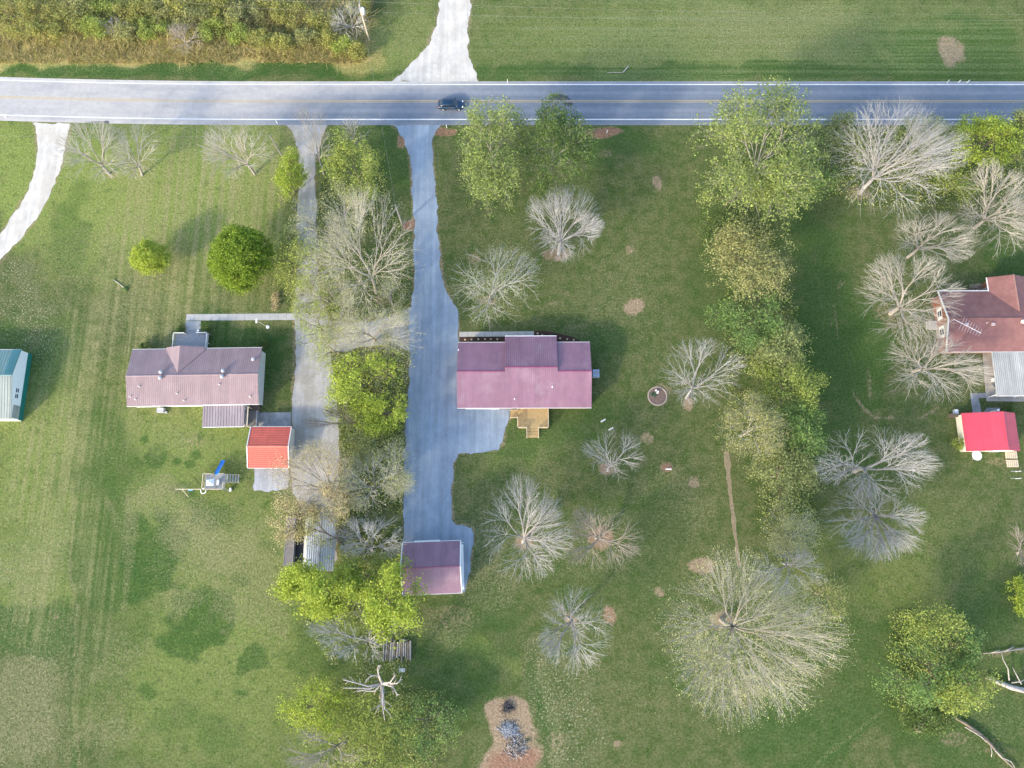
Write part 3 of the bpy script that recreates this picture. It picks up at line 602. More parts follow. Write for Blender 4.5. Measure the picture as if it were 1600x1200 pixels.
# concrete walks: real slabs with open joints
def slabs(name, q, along_n, z, m, cross=1, gap=0.02, kind='structure', piece='concrete_slab'):
    q = [G(*p) for p in q]; root = empty(name, sum(q, Vector())/4); tag(root, kind=kind)
    for i in range(along_n):
        for j in range(cross):
            f0, f1, g0, g1 = i/along_n, (i+1)/along_n, j/cross, (j+1)/cross
            pt = lambda f, g: q[0].lerp(q[1], f).lerp(q[3].lerp(q[2], f), g)
            c = pt((f0+f1)/2, (g0+g1)/2); mb = MB(); dz = random.uniform(-.006, .006)
            cs = [pt(f0,g0), pt(f1,g0), pt(f1,g1), pt(f0,g1)]
            cs = [c + (p-c)*(1-gap/max(.3, (p-c).length)) + Vector((0,0,z+dz)) for p in cs]
            mb.slab(cs, z+.05); mb.build(piece, m, root, root.location)
    return root
slabs('concrete_walk', [(717.5,526.5),(834.5,525.5),(834.5,517.5),(717.5,518.5)], 9, .04, plain('warm_concrete', (0.40,0.375,0.33), 0.9, var=0.14, scale=1.0))
slabs('concrete_walk', [(290.5,501),(461,500),(461,489.5),(291.5,491)], 13, .04, M_CONC)
slabs('concrete_walk', [(289.5,522.5),(313.5,522.5),(314,501.6),(290.5,501.6)], 1, .04, M_CONC, 2)
slabs('concrete_pad', [(403.5,668),(454.5,667.5),(455,644),(404,644.5)], 3, .05, M_CONC2, 2)

# rose house on the lawn side
root, roof, d = gable('manufactured_house', 'long white house under faded rose metal roof with small peaked porch gable', 'house',
    (198.5,634.5), (404.5,631.5), (409,543), (206.5,546.5), 2.75, 3.95, 586, [M_ROSE], M_SIDING, over=0.30, capm=M_ROSE, trim=None, hgt=0.022)
for px, py in ((253,582),(252,591),(350,580),(348.5,589)): vent(roof, d, px, py, 'ball', M_STEEL)
for px, py in ((343,601),(391,620),(277,615),(204,620),(218,604),(288,626),(212,624)): vent(roof, d, px, py, 'pipe', M_TRIM)
vent(roof, d, 397, 562, 'ball', M_STEEL)
gy = d['y1']; pk = loc(d, 281, 543.5, 3.85); gl = loc(d, 265.5, 546, 2.9); tip = on_roof(d, 280, 583); gw = pk.x-gl.x
m = MB(); yo = gy+.25
slope(m, (pk.x-gw-.6, yo, 2.9), (pk.x-gw-.6, gy-.3, 2.95), (pk.x, tip.y, 3.92), (pk.x, yo, 3.88), .08, 0)
slope(m, (pk.x+gw+1.6, gy-.3, 2.95), (pk.x+gw+1.6, yo, 2.9), (pk.x, yo, 3.88), (pk.x, tip.y, 3.92), .08, 0)
pg = m.build('porch_gable', M_ROSE, root)
m = MB(); m.add([(pk.x-gw-.3, gy+.1, 2.7),(pk.x+gw+1.2, gy+.1, 2.7),(pk.x, gy+.1, 3.75)], [(0,1,2)]); m.build('gable_face', M_TRIM, pg)
for f in (.16, .35, .72, .88): window(root, (d['x0']+f*(d['x1']-d['x0']), d['y1']-d['over'], 1.6), (1.0, 1.3), '+y')
for f in (.12, .3, .48): window(root, (d['x0']+f*(d['x1']-d['x0']), d['y0']+d['over'], 1.7), (1.0, 1.1), '-y')
m = MB(); p = d['x0']+.41*(d['x1']-d['x0']); m.box(p-.5, p+.5, d['y1']-d['over'], d['y1']-d['over']+.06, .5, 2.55); m.build('front_door', M_WHITE, root)
# rear porch
z1, z0 = 2.55, 2.2; a = loc(d, 317, 634, z1); b = loc(d, 380.5, 633, z1); cc = loc(d, 381, 667, z0); e = loc(d, 316, 667.5, z0)
m = MB(); slope(m, (e.x,e.y,z0), (cc.x,e.y,z0), (cc.x,d['y0']+.05,z1), (e.x,d['y0']+.05,z1), .06, .45, True, .05, .10); pr = m.build('porch_roof', M_ROSE2, root)
m = MB(); m.box(e.x, cc.x+.9, d['y0']-.06, d['y0']+.02, z1+.02, z1+.22); m.box(e.x,cc.x,e.y-.05,e.y+.02,z0-.12,z0+.03); m.build('porch_fascia', M_WHITE, pr)
m = MB(); m.box(e.x+.4, cc.x-.3, e.y+.4, d['y0']+.25, 0, 2.1); m.build('porch_wall', M_SIDING, root)
m = MB()
for x, y in ((cc.x+.5, e.y+.1), (cc.x+.5, d['y0']-.3)): m.box(x-.07, x+.07, y-.07, y+.07, 0, 2.3)
m.box(cc.x+.43, cc.x+.57, e.y+.1, d['y0']-.3, 2.1, 2.28); m.build('porch_post', M_PALEWOOD, root)
# side deck with steps
a = loc(d, 386.5, 643, .6); b = loc(d, 403.5, 667, .6); m = MB(); y = b.y
while y < a.y:
    m.box(a.x, b.x, y, y+.13, .55, .6); y += .15
tag(m.build('side_deck_boards', plain('weathered_wood', (0.16,0.155,0.145), 0.9, var=0.3, scale=3), root), kind='stuff')
m = MB(); m.box(a.x, a.x+.08, b.y, a.y, .6, 1.5); m.build('side_deck_rail', M_GREYWOOD, root)
m = MB(); m.box(b.x-.08, b.x, b.y, a.y, .6, 1.5); m.build('side_deck_rail', M_GREYWOOD, root)
m = MB(); m.box(a.x, b.x, a.y+.02, a.y+1.0, .0, .5); m.build('side_landing', M_BROWNWOOD, root)
# front deck
a = loc(d, 275, 522.5, .7); b = loc(d, 325, 545, .7); m = MB(); x = a.x
while x < b.x-.1:
    m.box(x, x+.13, d['y1']-.5, a.y, .62, .7); x += .14
tag(m.build('front_deck_boards', M_GREYWOOD, root), kind='stuff')
m = MB()
for q0, q1 in (((a.x,a.y),(a.x,d['y1']-.2)), ((a.x,a.y),(a.x+1.7,a.y)), ((b.x,a.y),(b.x,d['y1']-.2)), ((b.x-1.7,a.y),(b.x,a.y))): rail(m, q0, q1, 1.6, .12)
build_rails('front_deck_railing', M_TRIM, root)
m = MB()
for k in range(3): m.box(a.x+1.85, b.x-1.85, a.y+.02+k*.28, a.y+.29+k*.28, .02, .54-k*.18)
m.build('front_steps', M_GREYWOOD, root)
m = MB(); p = loc(d, 253.5, 641.5); m.box(p.x-.55, p.x+.55, p.y-.4, p.y+.35, 0, .75); m.box(p.x+.65, p.x+.95, p.y-.5, p.y-.2, 0, .4); m.build('utility_box', M_STEEL, root)

# red metal carport beside it
root, roof, d = gable('metal_carport', 'bright red metal carport with gravel apron at the end of the rose house', 'carport',
    (389,731), (451,731), (454.5,667), (391,667), 2.35, 3.35, 697, [M_RED], M_CREAM, over=0.12, rib=.32, along=False, trim=M_TRIM, walls=False)
m = MB(); x0, x1, y0, y1 = d['x0']+.1, d['x1']-.1, d['y0']+.1, d['y1']-.1
m.box(x0, x0+.05, y0, y1, 0, 2.28); m.box(x0+.05, x1-.05, y1-.05, y1, 0, 2.28); m.box(x1-.05, x1, y0+1.5, y1, 0, 2.28); m.build('wall', M_TRIM, root)
for x in (x0, x1-.06):
    m = MB(); m.box(x, x+.06, y0, y0+.06, 0, 2.28); m.build('post', M_STEEL, root)

# garage with burgundy roof
root, roof, d = gable('garage', 'small burgundy roofed garage with white rake trim at the end of the blue drive', 'garage',
    (630.5,929.5), (721,926.5), (719,844.5), (629,848.5), 2.7, 4.9, 886.5, [M_BURG], M_SIDING, over=0.30, trim=M_WHITE, capm=M_BURG2)
yw = d['y1']-d['over']; a = loc(d, 647, 846).x; b = loc(d, 688, 846).x
m = MB()
for i in range(4): m.box(a, b, yw+.01, yw+.09, .02+i*.56, .55+i*.56)
m.build('garage_door', M_WHITE, root)
m = MB(); m.box(a, b, yw+.10, yw+.55, 0, .04); m.build('door_apron', M_WHITE, root)
window(root, (d['x1']-d['over'], 0.5, 1.5), (1.0, 1.0), '+x')
m = MB(); m.box(d['x1']-.28, d['x1']+.28, d['y0']+.3, d['y1']-.6, 0, .10); m.build('side_footing', M_WHITE, root)
m = MB(); m.tube([(d['x1']+.02, d['y1']-.2, 2.6), (d['x1']-.15, d['y1']-.35, 2.2), (d['x1']-.18, d['y1']-.4, .1), (d['x1']+.3, d['y1']-.3, .08)], .05, 6); m.build('downspout', M_WHITE, root)

# teal barn at the margin
zE = 2.75
root, roof, d = gable('metal_barn', 'pale green metal barn with teal roof edge and white end wall', 'barn',
    (-130,654), (19,654.5), (31,546.5), (-127,546.5), zE, 4.0, 586, [M_PALEGRN, M_TEAL], M_WHITE, over=0.06, trim=None, capm=M_TEAL, rib=.45)
x1 = d['x1']; m = MB(); bw = 1.3; kk = d['k2']
slope(m, (x1+.02, d['y1']+.02, zE+.055), (x1-bw, d['y1']+.02, zE+.055), (x1-bw, d['yr'], 4.0+.055), (x1+.02, d['yr'], 4.0+.055), .03, .32); m.build('edge_panel', M_BAND, roof)
m = MB(); m.box(x1-.05, x1+.02, d['y0']+.05, d['y1']-.05, 0, .95); m.build('wainscot', M_DTEAL, root)
xw = x1-.06
for y in (-1.6, -2.55): window(root, (xw, d['y0']+4.35+(y+2), 2.2), (.8, .85), '+x')
m = MB(); m.box(xw-.01, xw+.04, d['y0']+.25, d['y0']+2.35, .97, 2.55); m.build('side_door', M_CORR, root)

# brick house at the other margin
root, roof, d = gable('brick_ranch_house', 'brick ranch house under dark red shingle roof with front gable and white shutters', 'house',
    (1478,549), (1690,549), (1672,454), (1468,456), 2.75, 4.5, 497, [M_SHING], M_BRICK, over=0.40, rib=0, trim=M_TRIM, capm=M_SHING)
xg0 = loc(d, 1544, 445, 2.75).x; xgr = loc(d, 1584, 432, 4.1).x; xg1 = xgr*2-xg0; yg = loc(d, 1570, 433.5, 2.75).y; yv = d['y1']-(4.1-2.75)/d['k2']
m = MB()
slope(m, (xg0,yg,2.75), (xg0,d['y1']-.1,2.77), (xgr,yv,4.12), (xgr,yg,4.1), .1, 0)
slope(m, (xg1,d['y1']-.1,2.77), (xg1,yg,2.75), (xgr,yg,4.1), (xgr,yv,4.12), .1, 0)
fg = m.build('front_gable_roof', M_SHING, root)
m = MB(); m.box(xgr-.12, xgr+.12, yv+.1, yg, 4.1, 4.18); m.build('ridge_cap', plain('worn_ridge', (0.30,0.16,0.13), 0.9), fg)
m = MB(); gable_wall(m, 0, yg-.4-(d['y1']-.6), -(xg1-.4), -(xg0+.4), 2.75, 2.75, -xgr, 3.95)
m.v = [(-y, d['y1']-.6+x, z) for x, y, z in m.v]; m.build('front_gable_wall', M_BRICK, root)
m = MB(); m.box(xg0-.12, xg0-.01, d['y1'], yg, 2.6, 2.74); m.box(d['x0'], xg0-.12, d['y1']+.13, d['y1']+.2, 2.62, 2.74); m.build('white_gutter', M_WHITE, root)
xw = d['x0']+.4
for y in (1.6, -1.5): window(root, (xw, y, 1.6), (1.1, 1.3), '-x', True)
for px, py in ((1509.5,507),(1541.5,504.5),(1551,507)): vent(roof, d, px, py, 'box' if px != 1541.5 else 'pipe', plain('pinkish_vent', (0.50,0.38,0.36), 0.7) if px == 1509.5 else bpy.data.materials['pinkish_vent'])
vent(roof, d, 1596, 503.5, 'ball')
p = on_roof(d, 1484, 503); m = MB(); m.tube([(p.x, p.y, p.z-.1), (p.x, p.y, p.z+1.2)], .03, 6)
q0 = Vector((p.x-.1, p.y+.1, p.z+1.2)); q1 = Vector((p.x+3.9, p.y-2.3, p.z+1.35)); m.tube([q0, q1], .045, 6); dr = (q1-q0).normalized(); nn = Vector((-dr.y, dr.x, 0))
for k in range(8):
    c = q0.lerp(q1, .3+k*.095); hl = 1.2-.07*k; m.tube([c-nn*hl, c+nn*hl], .015, 5)
m.build('tv_antenna', M_WHITE, roof)
p = loc(d, 1457, 509); m = MB(); m.box(p.x-.7, xw-.02, p.y-.75, p.y+.75, 0, .55); m.box(p.x-1.1, p.x-.72, p.y-.6, p.y+.6, 0, .3); m.build('side_steps', M_CONC, root)
z1, z0 = 2.7, 2.35; a = loc(d, 1549, 551, z1); b = loc(d, 1557, 618, z0); m = MB()
slope(m, (b.x,b.y,z0), (d['x1'],b.y,z0), (d['x1'],d['y0']-.05,z1), (b.x,d['y0']-.05,z1), .06, .32, True, .07, .14); pr = m.build('patio_roof', M_CORR, root)
m = MB(); m.box(b.x, d['x1'], b.y-.1, b.y-.02, z0-.16, z0+.04); m.build('patio_fascia', M_TRIM, pr)
for k in range(3):
    m = MB(); x = b.x+.2+k*4.2; m.box(x-.06, x+.06, b.y+.1, b.y+.22, 0, z0-.1); m.build('patio_post', M_WHITE, root)
slabs('concrete_patio', [(1541,627),(1660,628),(1655,549),(1535,550)], 6, .08, plain('patio_concrete', (0.34,0.31,0.28), 0.9, var=0.3, scale=0.8), 4)
slabs('concrete_path', [(1520,646),(1534,646),(1527,614),(1515.5,614)], 1, .04, M_CONC2, 3)
slabs('concrete_path', [(1535,646),(1562,646),(1563,637),(1542,637)], 2, .04, M_CONC2)
slabs('concrete_path', [(1527,622),(1541,622),(1541,614),(1528,614)], 1, .045, M_CONC2)
c = G(1548.5,595); r = empty('patio_chair', c+Vector((0,0,.08)), 'white plastic chair on the patio beside the pale corrugated roof', 'chair')
MB().box(-.25,.25,-.25,.25,.38,.43).build('seat', M_WHITE, r); MB().box(-.25,.25,.2,.26,.43,.85).build('backrest', M_WHITE, r)
for x in (-.22,.22):
    for y in (-.22,.22): MB().box(x-.025,x+.025,y-.025,y+.025,0,.38).build('leg', M_WHITE, r)
c = G(1553,603); r = empty('kettle_grill', c+Vector((0,0,.08)), 'round steel tub standing at the corner of the patio roof', 'tub')
MB().lathe([(.45,0),(.5,.05),(.55,.5),(.58,.52),(.52,.52),(.48,.1),(.05,.1)], (0,0,0), 16).build('tub_shell', M_STEEL, r, smooth=True); r.name = 'metal_tub'

# crimson gambrel shed
zw = 2.0; zk = 3.0; zp = 3.6
W0, W1 = G(1504,645.5,zw), G(1508,705,zw); K0, K1 = G(1546.5,645,zk), G(1549.5,704.5,zk); R0, R1 = G(1569.5,646,zp), G(1573,705,zp); E0 = G(1588,648,2.3)
c = Vector(((W0.x+W1.x)/2+3.3, (W0.y+W1.y)/2, 0)); root = empty('garden_shed', c, 'crimson roofed garden shed with one long slope and cream walls beside the patio', 'shed')
xw, xk, xr = (W0.x+W1.x)/2-c.x, (K0.x+K1.x)/2-c.x, (R0.x+R1.x)/2-c.x; xe2 = (E0.x+G(1592,705,2.3).x)/2-c.x; xe = (xr+xe2)/2; ze = (zp+2.3)/2; ya, yb = W1.y-c.y, W0.y-c.y
m = MB(); slope(m, (xw,yb,zw), (xw,ya,zw), (xk,ya,zk), (xk,yb,zk)); slope(m, (xk,yb,zk), (xk,ya,zk), (xr,ya,zp), (xr,yb,zp))
slope(m, (xe2,ya,2.3), (xe2,yb,2.3), (xr,yb,zp), (xr,ya,zp)); rf = m.build('roof', M_RED2, root)
m = MB(); m.box(xr-.1, xr+.1, ya-.02, yb+.02, zp+.02, zp+.08); m.build('ridge_cap', M_RED2, rf)
m = MB(); v = []
for y in (ya+.15, yb-.15): v += [(xw+.25,y,0),(xe2-.25,y,0),(xe2-.25,y,2.25),(xe,y,ze-.12),(xr,y,zp-.12),(xk,y,zk-.12),(xw+.25,y,zw+.0)]
m.add(v, [tuple(range(7)), tuple(range(13,6,-1))] + [(i, i+7, (i+1)%7+7, (i+1)%7) for i in range(7)]); m.build('wall', M_CREAM, root)
for y in (yb-.15, ya+.15):
    m = MB(); s = 1 if y > 0 else -1; m.box(xr-.7, xr+.7, min(y+s*.01,y+s*.06), max(y+s*.01,y+s*.06), .05, 1.95); m.build('door', M_WHITE, root)
m = MB(); m.box(xw-.9, xw+.15, yb-.4, yb+.15, 0, .9); m.build('side_bin', M_BROWNWOOD, root)
m = MB(); m.box(xw-.1, xw+.5, yb+.12, yb+.85, 0, .55); m.build('side_box', M_WHITE, root)
m = MB(); m.lathe([(.1,0),(.1,2.9),(.2,3.0)], (xr-.2, yb+.35, 0), 8); m.build('flue_pipe', M_WHITE, root)

# long galvanised carport under the hedge and the lean-to beside it
z0, z1 = 2.5, 3.0
A, B, C2, D = G(474.5,892,z0), G(526.5,892,z0), G(526.5,797,z0), G(475.5,797,z0)
c = (A+B+C2+D)/4; c.z = 0; root = empty('long_carport', c, 'long grey galvanised carport half hidden under golden and green trees', 'carport')
xl, xr_, ya, yb = (A.x+D.x)/2-c.x, (B.x+C2.x)/2-c.x, A.y-c.y, C2.y-c.y; xm = (xl+xr_)/2
m = MB(); slope(m, (xl+.5,yb,z0+.2), (xl+.5,ya,z0+.2), (xm,ya,z1), (xm,yb,z1), .05, .35, False, .06, .1); slope(m, (xr_-.2,ya,z0+.15), (xr_-.2,yb,z0+.15), (xm,yb,z1), (xm,ya,z1), .05, .35, False, .06, .1); rf = m.build('roof', M_GALV, root)
m = MB(); m.slab([(xl,yb,z0-.1),(xl,ya,z0-.1),(xl+.52,ya,z0+.21),(xl+.52,yb,z0+.21)], .05); m.build('edge_sheet', M_CORR, rf)
m = MB(); m.box(xm-.1, xm+.1, ya, yb, z1+.02, z1+.07); m.build('ridge_cap', M_GALV, rf)
for x in (xl+.4, xr_-.35):
    for k in range(4):
        y = ya+.3+k*(yb-ya-.6)/3; m = MB(); m.box(x-.05, x+.05, y-.05, y+.05, 0, z0+.05); m.build('post', M_STEEL, root)
A, B = G(443.5,884,2.0), G(457,884,2.0); D = G(443.5,806,2.0); E = G(474,884,2.0)
c = Vector(((A.x+E.x)/2, (A.y+D.y)/2, 0)); root = empty('lean_to', c, 'dark flat lean-to with a dull brown roof strip against the grey carport', 'lean-to')
m = MB(); m.box(A.x-c.x, B.x-c.x, A.y-c.y, D.y-c.y, 2.0, 2.06); m.build('roof_sheet', plain('dull_brown_sheet', (0.155,0.140,0.135), 0.8, var=0.2), root)
m = MB(); m.box(B.x-c.x+.05, E.x-c.x-.1, A.y-c.y+.1, D.y-c.y-.1, 1.1, 1.2); m.build('shade_sheet', plain('shade_black', (0.030,0.030,0.036), 0.6), root)  # dark sheet stands in for the shade of the open side
m = MB(); m.box(A.x-c.x-.06, A.x-c.x, A.y-c.y, D.y-c.y, 0, 2.1); m.box(B.x-c.x, B.x-c.x+.05, A.y-c.y, D.y-c.y, .0, 2.12); m.build('side_board', M_GREYWOOD, root)

# ------------------------------------------------------------------ play set
z = 1.5; a = G(321,741,z); b = G(351,765,z); c = Vector((a.x, b.y, 0)); root = empty('play_set', c, 'grey wooden play set with blue slide and swing beam on the lawn', 'play set')
w, h = b.x-a.x, a.y-b.y
m = MB(); y = 0
while y < h-.1: m.box(0, w, y, y+.12, z-.05, z); y += .135
tag(m.build('platform_boards', M_GREYWOOD, root), kind='stuff')
m = MB()
for x, y in ((0,0),(w,0),(0,h),(w,h)): m.box(x-.06, x+.06, y-.06, y+.06, 0, z+1.0)
m.build('post', M_GREYWOOD, root)
m = MB()
for q0, q1 in (((0,0),(0,h)), ((0,0),(w,0)), ((w,0),(w,h*.45)), ((0,h),(w*.42,h)), ((w*.75,h),(w,h))): rail(m, q0, q1, z+.9, .09)
build_rails('railing', M_PALEWOOD, root)
m = MB(); sx = w*.56; sl = 2.1; vs = []
prof = [(0, z), (.35, z-.02), (1.0, z*.66), (1.7, z*.26), (2.0, .2), (2.35, .18)]
for (yy, zz) in prof:
    o = .12*yy
    for dx, dz in ((-.33,.16),(-.27,0),(.27,0),(.33,.16)): vs.append((sx+o+dx, h+yy, zz+dz))
m.add(vs, [(i*4+j, i*4+j+1, i*4+j+5, i*4+j+4) for i in range(len(prof)-1) for j in range(3)]); sl_ = m.build('slide', plain('blue_plastic', (0.010, 0.20, 0.62), 0.35, spec=0.5), root)
m = MB()
for k in range(5): m.box(w+.1+k*.34, w+.34+k*.34, h-1.25, h-.1, z-.1-k*.28, z-.05-k*.28)
m.build('steps', M_GREYWOOD, root)
m = MB()
for y in (h-1.3, h-.05): m.add([(w,y-.04,z+.9),(w,y+.04,z+.9),(w+1.85,y+.04,.9),(w+1.85,y-.04,.9),(w,y-.04,z+.8),(w,y+.04,z+.8),(w+1.85,y+.04,.8),(w+1.85,y-.04,.8)], [(0,1,2,3),(7,6,5,4),(0,4,5,1),(1,5,6,2),(2,6,7,3),(3,7,4,0)])
m.box(w+1.8, w+1.9, h-1.4, h+.02, .0, .9) if False else None
for y in (h-1.3, h-.05): m.box(w+1.8, w+1.88, y-.04, y+.04, 0, .92)
m.build('stair_rail', M_PALEWOOD, root)
m = MB(); m.add([(.9,.5,z+1.3),(2.05,.6,z+1.35),(1.95,1.6,z+1.2),(.8,1.45,z+1.25),(1.4,1.05,z+1.6)], [(0,1,4),(1,2,4),(2,3,4),(3,0,4)]); m.box(2.1,2.4,.7,1.5,z,z+.5); m.build('canopy', M_WHITE, root)
m = MB(); m.box(-4.1, .05, -.06, .06, 2.35, 2.5); m.build('swing_beam', M_PALEWOOD, root)
for s in (-1, 1):
    m = MB(); m.tube([(-3.1, 0, 2.4), (-3.1, s*1.0, 0)], .06, 6); m.build('brace', M_PALEWOOD, root)
m = MB(); m.box(-2.9,-2.2,-.14,.14,.55,.6); sw_ = m.build('swing_seat', plain('light_blue_plastic', (0.18,0.42,0.62), 0.4), root)
m = MB()
for x in (-2.88,-2.22): m.tube([(x,0,.6),(x,0,2.36)], .012, 4)
m.build('swing_chain', M_STEEL, sw_)
m = MB(); vs = []; n = 20; R, r = .42, .075; tc = Vector((-.42,-.15,.75))
for i in range(n):
    A_ = 2*math.pi*i/n
    for j in range(8):
        B_ = 2*math.pi*j/8; rr = R+r*math.cos(B_); vs.append((tc.x+rr*math.cos(A_), tc.y+rr*math.sin(A_), tc.z+r*math.sin(B_)))
m.add(vs, [(i*8+j, ((i+1)%n)*8+j, ((i+1)%n)*8+(j+1)%8, i*8+(j+1)%8) for i in range(n) for j in range(8)]); m.build('ring_swing', M_WHITE, root, smooth=True)
m = MB(); m.lathe([(.2,0),(.24,.3),(.1,.42)], (w+.45, .05, 0), 8); m.box(w+.3,w+.6,-.25,.35,.42,.5); m.build('side_toy', M_WHITE, root)

# ------------------------------------------------------------------ car on the road
c = G(705, 166.5); root = empty('car', c + Vector((0, 0, 0.016)), 'dark blue car driving along the two lane road', 'car')
M_PAINT = plain('dark_blue_paint', (0.003, 0.022, 0.050), 0.22, var=0.05, spec=0.7); M_CGLASS = plain('car_glass', (0.012, 0.018, 0.026), 0.05, var=0.02, spec=0.8); M_RUB = plain('rubber', (0.02,0.02,0.02), 0.9)
def loft(mb, secs, k=14, p=3.2):
    """sections (x, half width, z low, z high) with rounded-box outlines"""
    b = len(mb.v)
    for x, hw, zl, zh in secs:
        for j in range(k):
            a = 2*math.pi*j/k; ca, sa = math.cos(a), math.sin(a)
            mb.v.append((x, hw*math.copysign(abs(ca)**(2/p), ca), (zl+zh)/2+(zh-zl)/2*math.copysign(abs(sa)**(2/p), sa)))
    for i in range(len(secs)-1):
        for j in range(k): mb.f.append([b+i*k+j, b+i*k+(j+1)%k, b+(i+1)*k+(j+1)%k, b+(i+1)*k+j]); mb.m.append(mb.mi)
    mb.f.append([b+j for j in range(k)]); mb.m.append(mb.mi); mb.f.append([b+(len(secs)-1)*k+j for j in range(k)][::-1]); mb.m.append(mb.mi)
m = MB(); loft(m, [(-2.28,.62,.42,.82),(-2.22,.78,.32,.95),(-1.9,.88,.26,1.02),(-1.0,.91,.24,1.0),(0.4,.91,.24,.98),(1.2,.90,.25,.95),(1.9,.84,.28,.86),(2.2,.70,.34,.74),(2.28,.50,.42,.66)]); body = m.build('body', M_PAINT, root, smooth=True)
m = MB(); loft(m, [(-2.05,.66,.9,1.0),(-1.75,.70,.9,1.22),(-1.35,.68,.9,1.42),(-.5,.67,.9,1.49),(.2,.66,.9,1.46),(.75,.68,.9,1.22),(1.25,.72,.86,.98)]); m.build('cabin', M_PAINT, root, smooth=True)
m = MB(); m.add([(.30,-.55,1.462),(.30,.55,1.462),(1.22,.66,1.0),(1.22,-.66,1.0),(.78,.60,1.255),(.78,-.60,1.255)], [(0,5,4,1),(5,3,2,4)]); m.build('windscreen', M_CGLASS, root)
m = MB(); m.add([(-1.42,-.52,1.435),(-1.42,.52,1.435),(-2.02,.58,1.05),(-2.02,-.58,1.05)], [(0,1,2,3)]); m.build('rear_window', M_CGLASS, root)
for s in (-1, 1):
    m = MB(); m.add([(-1.6,s*.715,1.02),(.7,s*.725,1.02),(.25,s*.66,1.36),(-1.25,s*.66,1.36)], [(0,1,2,3)]); m.build('side_window', M_CGLASS, root)
    m = MB(); m.box(-.9,.9,min(s*.905,s*.915),max(s*.905,s*.915),.92,.95); m.build('chrome_strip', M_STEEL, body)
    m = MB(); m.box(.72,.9,min(s*.86,s*1.03),max(s*.86,s*1.03),.96,1.08); m.build('wing_mirror', M_PAINT, root)
    m = MB(); m.box(2.02,2.20,min(s*.42,s*.70),max(s*.42,s*.70),.66,.78); m.build('headlight', M_WHITE, root)
    m = MB(); m.box(-2.27,-2.18,min(s*.45,s*.74),max(s*.45,s*.74),.78,.92); m.build('tail_light', M_RED, root)
    for x in (-1.38, 1.4):
        wv = []; n = 16; m = MB(); y0, y1 = s*.70, s*.91
        for y in (y0, y1): wv += [(x+.33*math.cos(2*math.pi*i/n), y, .33+.33*math.sin(2*math.pi*i/n)) for i in range(n)]
        m.add(wv, [(i, (i+1)%n, n+(i+1)%n, n+i) for i in range(n)] + [tuple(range(n)), tuple(range(2*n-1, n-1, -1))]); wl = m.build('wheel', M_RUB, root)
        m = MB(); wv = [(x+.2*math.cos(2*math.pi*i/n), s*.915, .33+.2*math.sin(2*math.pi*i/n)) for i in range(n)]; m.add(wv, [tuple(range(n))]); m.build('rim', M_STEEL, wl)

# ------------------------------------------------------------------ poles, wires, small things
def pole(label, bpx, h, transformer=False, arm=True, lean=(0, 0)):
    b = G(*bpx); r = empty('utility_pole', b, label, 'utility pole', 'utility poles')
    MB().tube([(0,0,0),(lean[0],lean[1],h)], [.16,.10], 10).build('pole_shaft', BARK['grey'] if not transformer else M_PALEWOOD, r)
    if arm: MB().box(-.07,.07,-1.1,1.1,h-.5,h-.36).build('cross_arm', M_GREYWOOD, r)
    if transformer: MB().lathe([(.1,h-1.9),(.34,h-1.85),(.36,h-.7),(.30,h-.55),(.08,h-.5)], (.42,-.25,0), 14).build('transformer', M_WHITE, r, smooth=True)
    return b + Vector((lean[0], lean[1], h))
t1 = pole('utility pole with white transformer in the tall grass beyond the road', (577,63), 9.0, True)
t2 = pole('plain wooden utility pole leaning over grass beside the narrow grey drive', (443.5,248), 7.4, False, False)
t3 = pole('short utility pole in a red dirt ring beside the blue drive', (628.5,351), 7.6, False, False)
M_WIRE = plain('wire', (0.22,0.22,0.22), 0.5)
def wire(label, a, b, sag=1.0, r=.010):
    n = 24; pts = [a.lerp(b, i/n) - Vector((0,0,sag*4*(i/n)*(1-i/n))) for i in range(n+1)]
    o = MB().tube(pts, r, 4, False).build('power_line', M_WIRE); tag(o, label, 'wire', 'overhead wires')
wire('upper overhead wire running from transformer pole over the mown field', t1+Vector((0,1,-.4)), G(1720,22,8.6), 1.0); wire('lower overhead wire running from transformer pole over the mown field', t1+Vector((0,-1,-.4)), G(1720,30,8.6), 1.2)
wire('upper overhead wire running from transformer pole over the brush', t1+Vector((0,1,-.4)), G(280,-8,8.6), .6); wire('lower overhead wire running from transformer pole over the brush', t1+Vector((0,-1,-.4)), G(280,2,8.6), .6)
wire('thin wire crossing above the white gravel drive to a plain pole', t2, G(-60,211,7.4), .5); wire('thin wire linking the transformer pole and the pole beside the blue drive', t3, t1+Vector((.1,-.3,-1)), 1.4)
wire('guy wire from the pole in the red dirt ring down to the grass', t3-Vector((0,0,.6)), G(648,386), .0)

def marker(px, py, h, label, group='road markers', m=None):
    o = MB().box(-.05,.05,-.03,.03,0,h).build('marker_post', m or M_WHITE); o.location = G(px, py); tag(o, label, 'marker post', group)
for px, py, lab in ((698,200,'white marker post at the red dirt strip beside the blue drive mouth'),(433.5,193,'white marker post at the mouth of the narrow grey drive'),(10,184,'white marker post on the verge by white gravel drive'),(948,208,'white marker post in the red dirt under the dark pine'),(793,129.5,'white marker post on the road edge facing the pine pair')): marker(px, py, 1.0, lab)
for px, lab in ((1479,'first from the car'),(1497,'middle'),(1510.5,'last from the car')): marker(px, 129.6, .9, '%s of three close white marker posts on the far road edge' % lab)
marker(1592,193,1.0,'white marker post at the road edge beyond the bright bush')
def stick(name, label, a, b, r, m, cat, z=.1):
    p, q = G(*a, z), G(*b, z); o = MB().tube([p, p.lerp(q, .5)+Vector((.03,.03,0)), q], r, 6).build(name, m, None, G(*a)); o.location = G(*a); tag(o, label, cat)
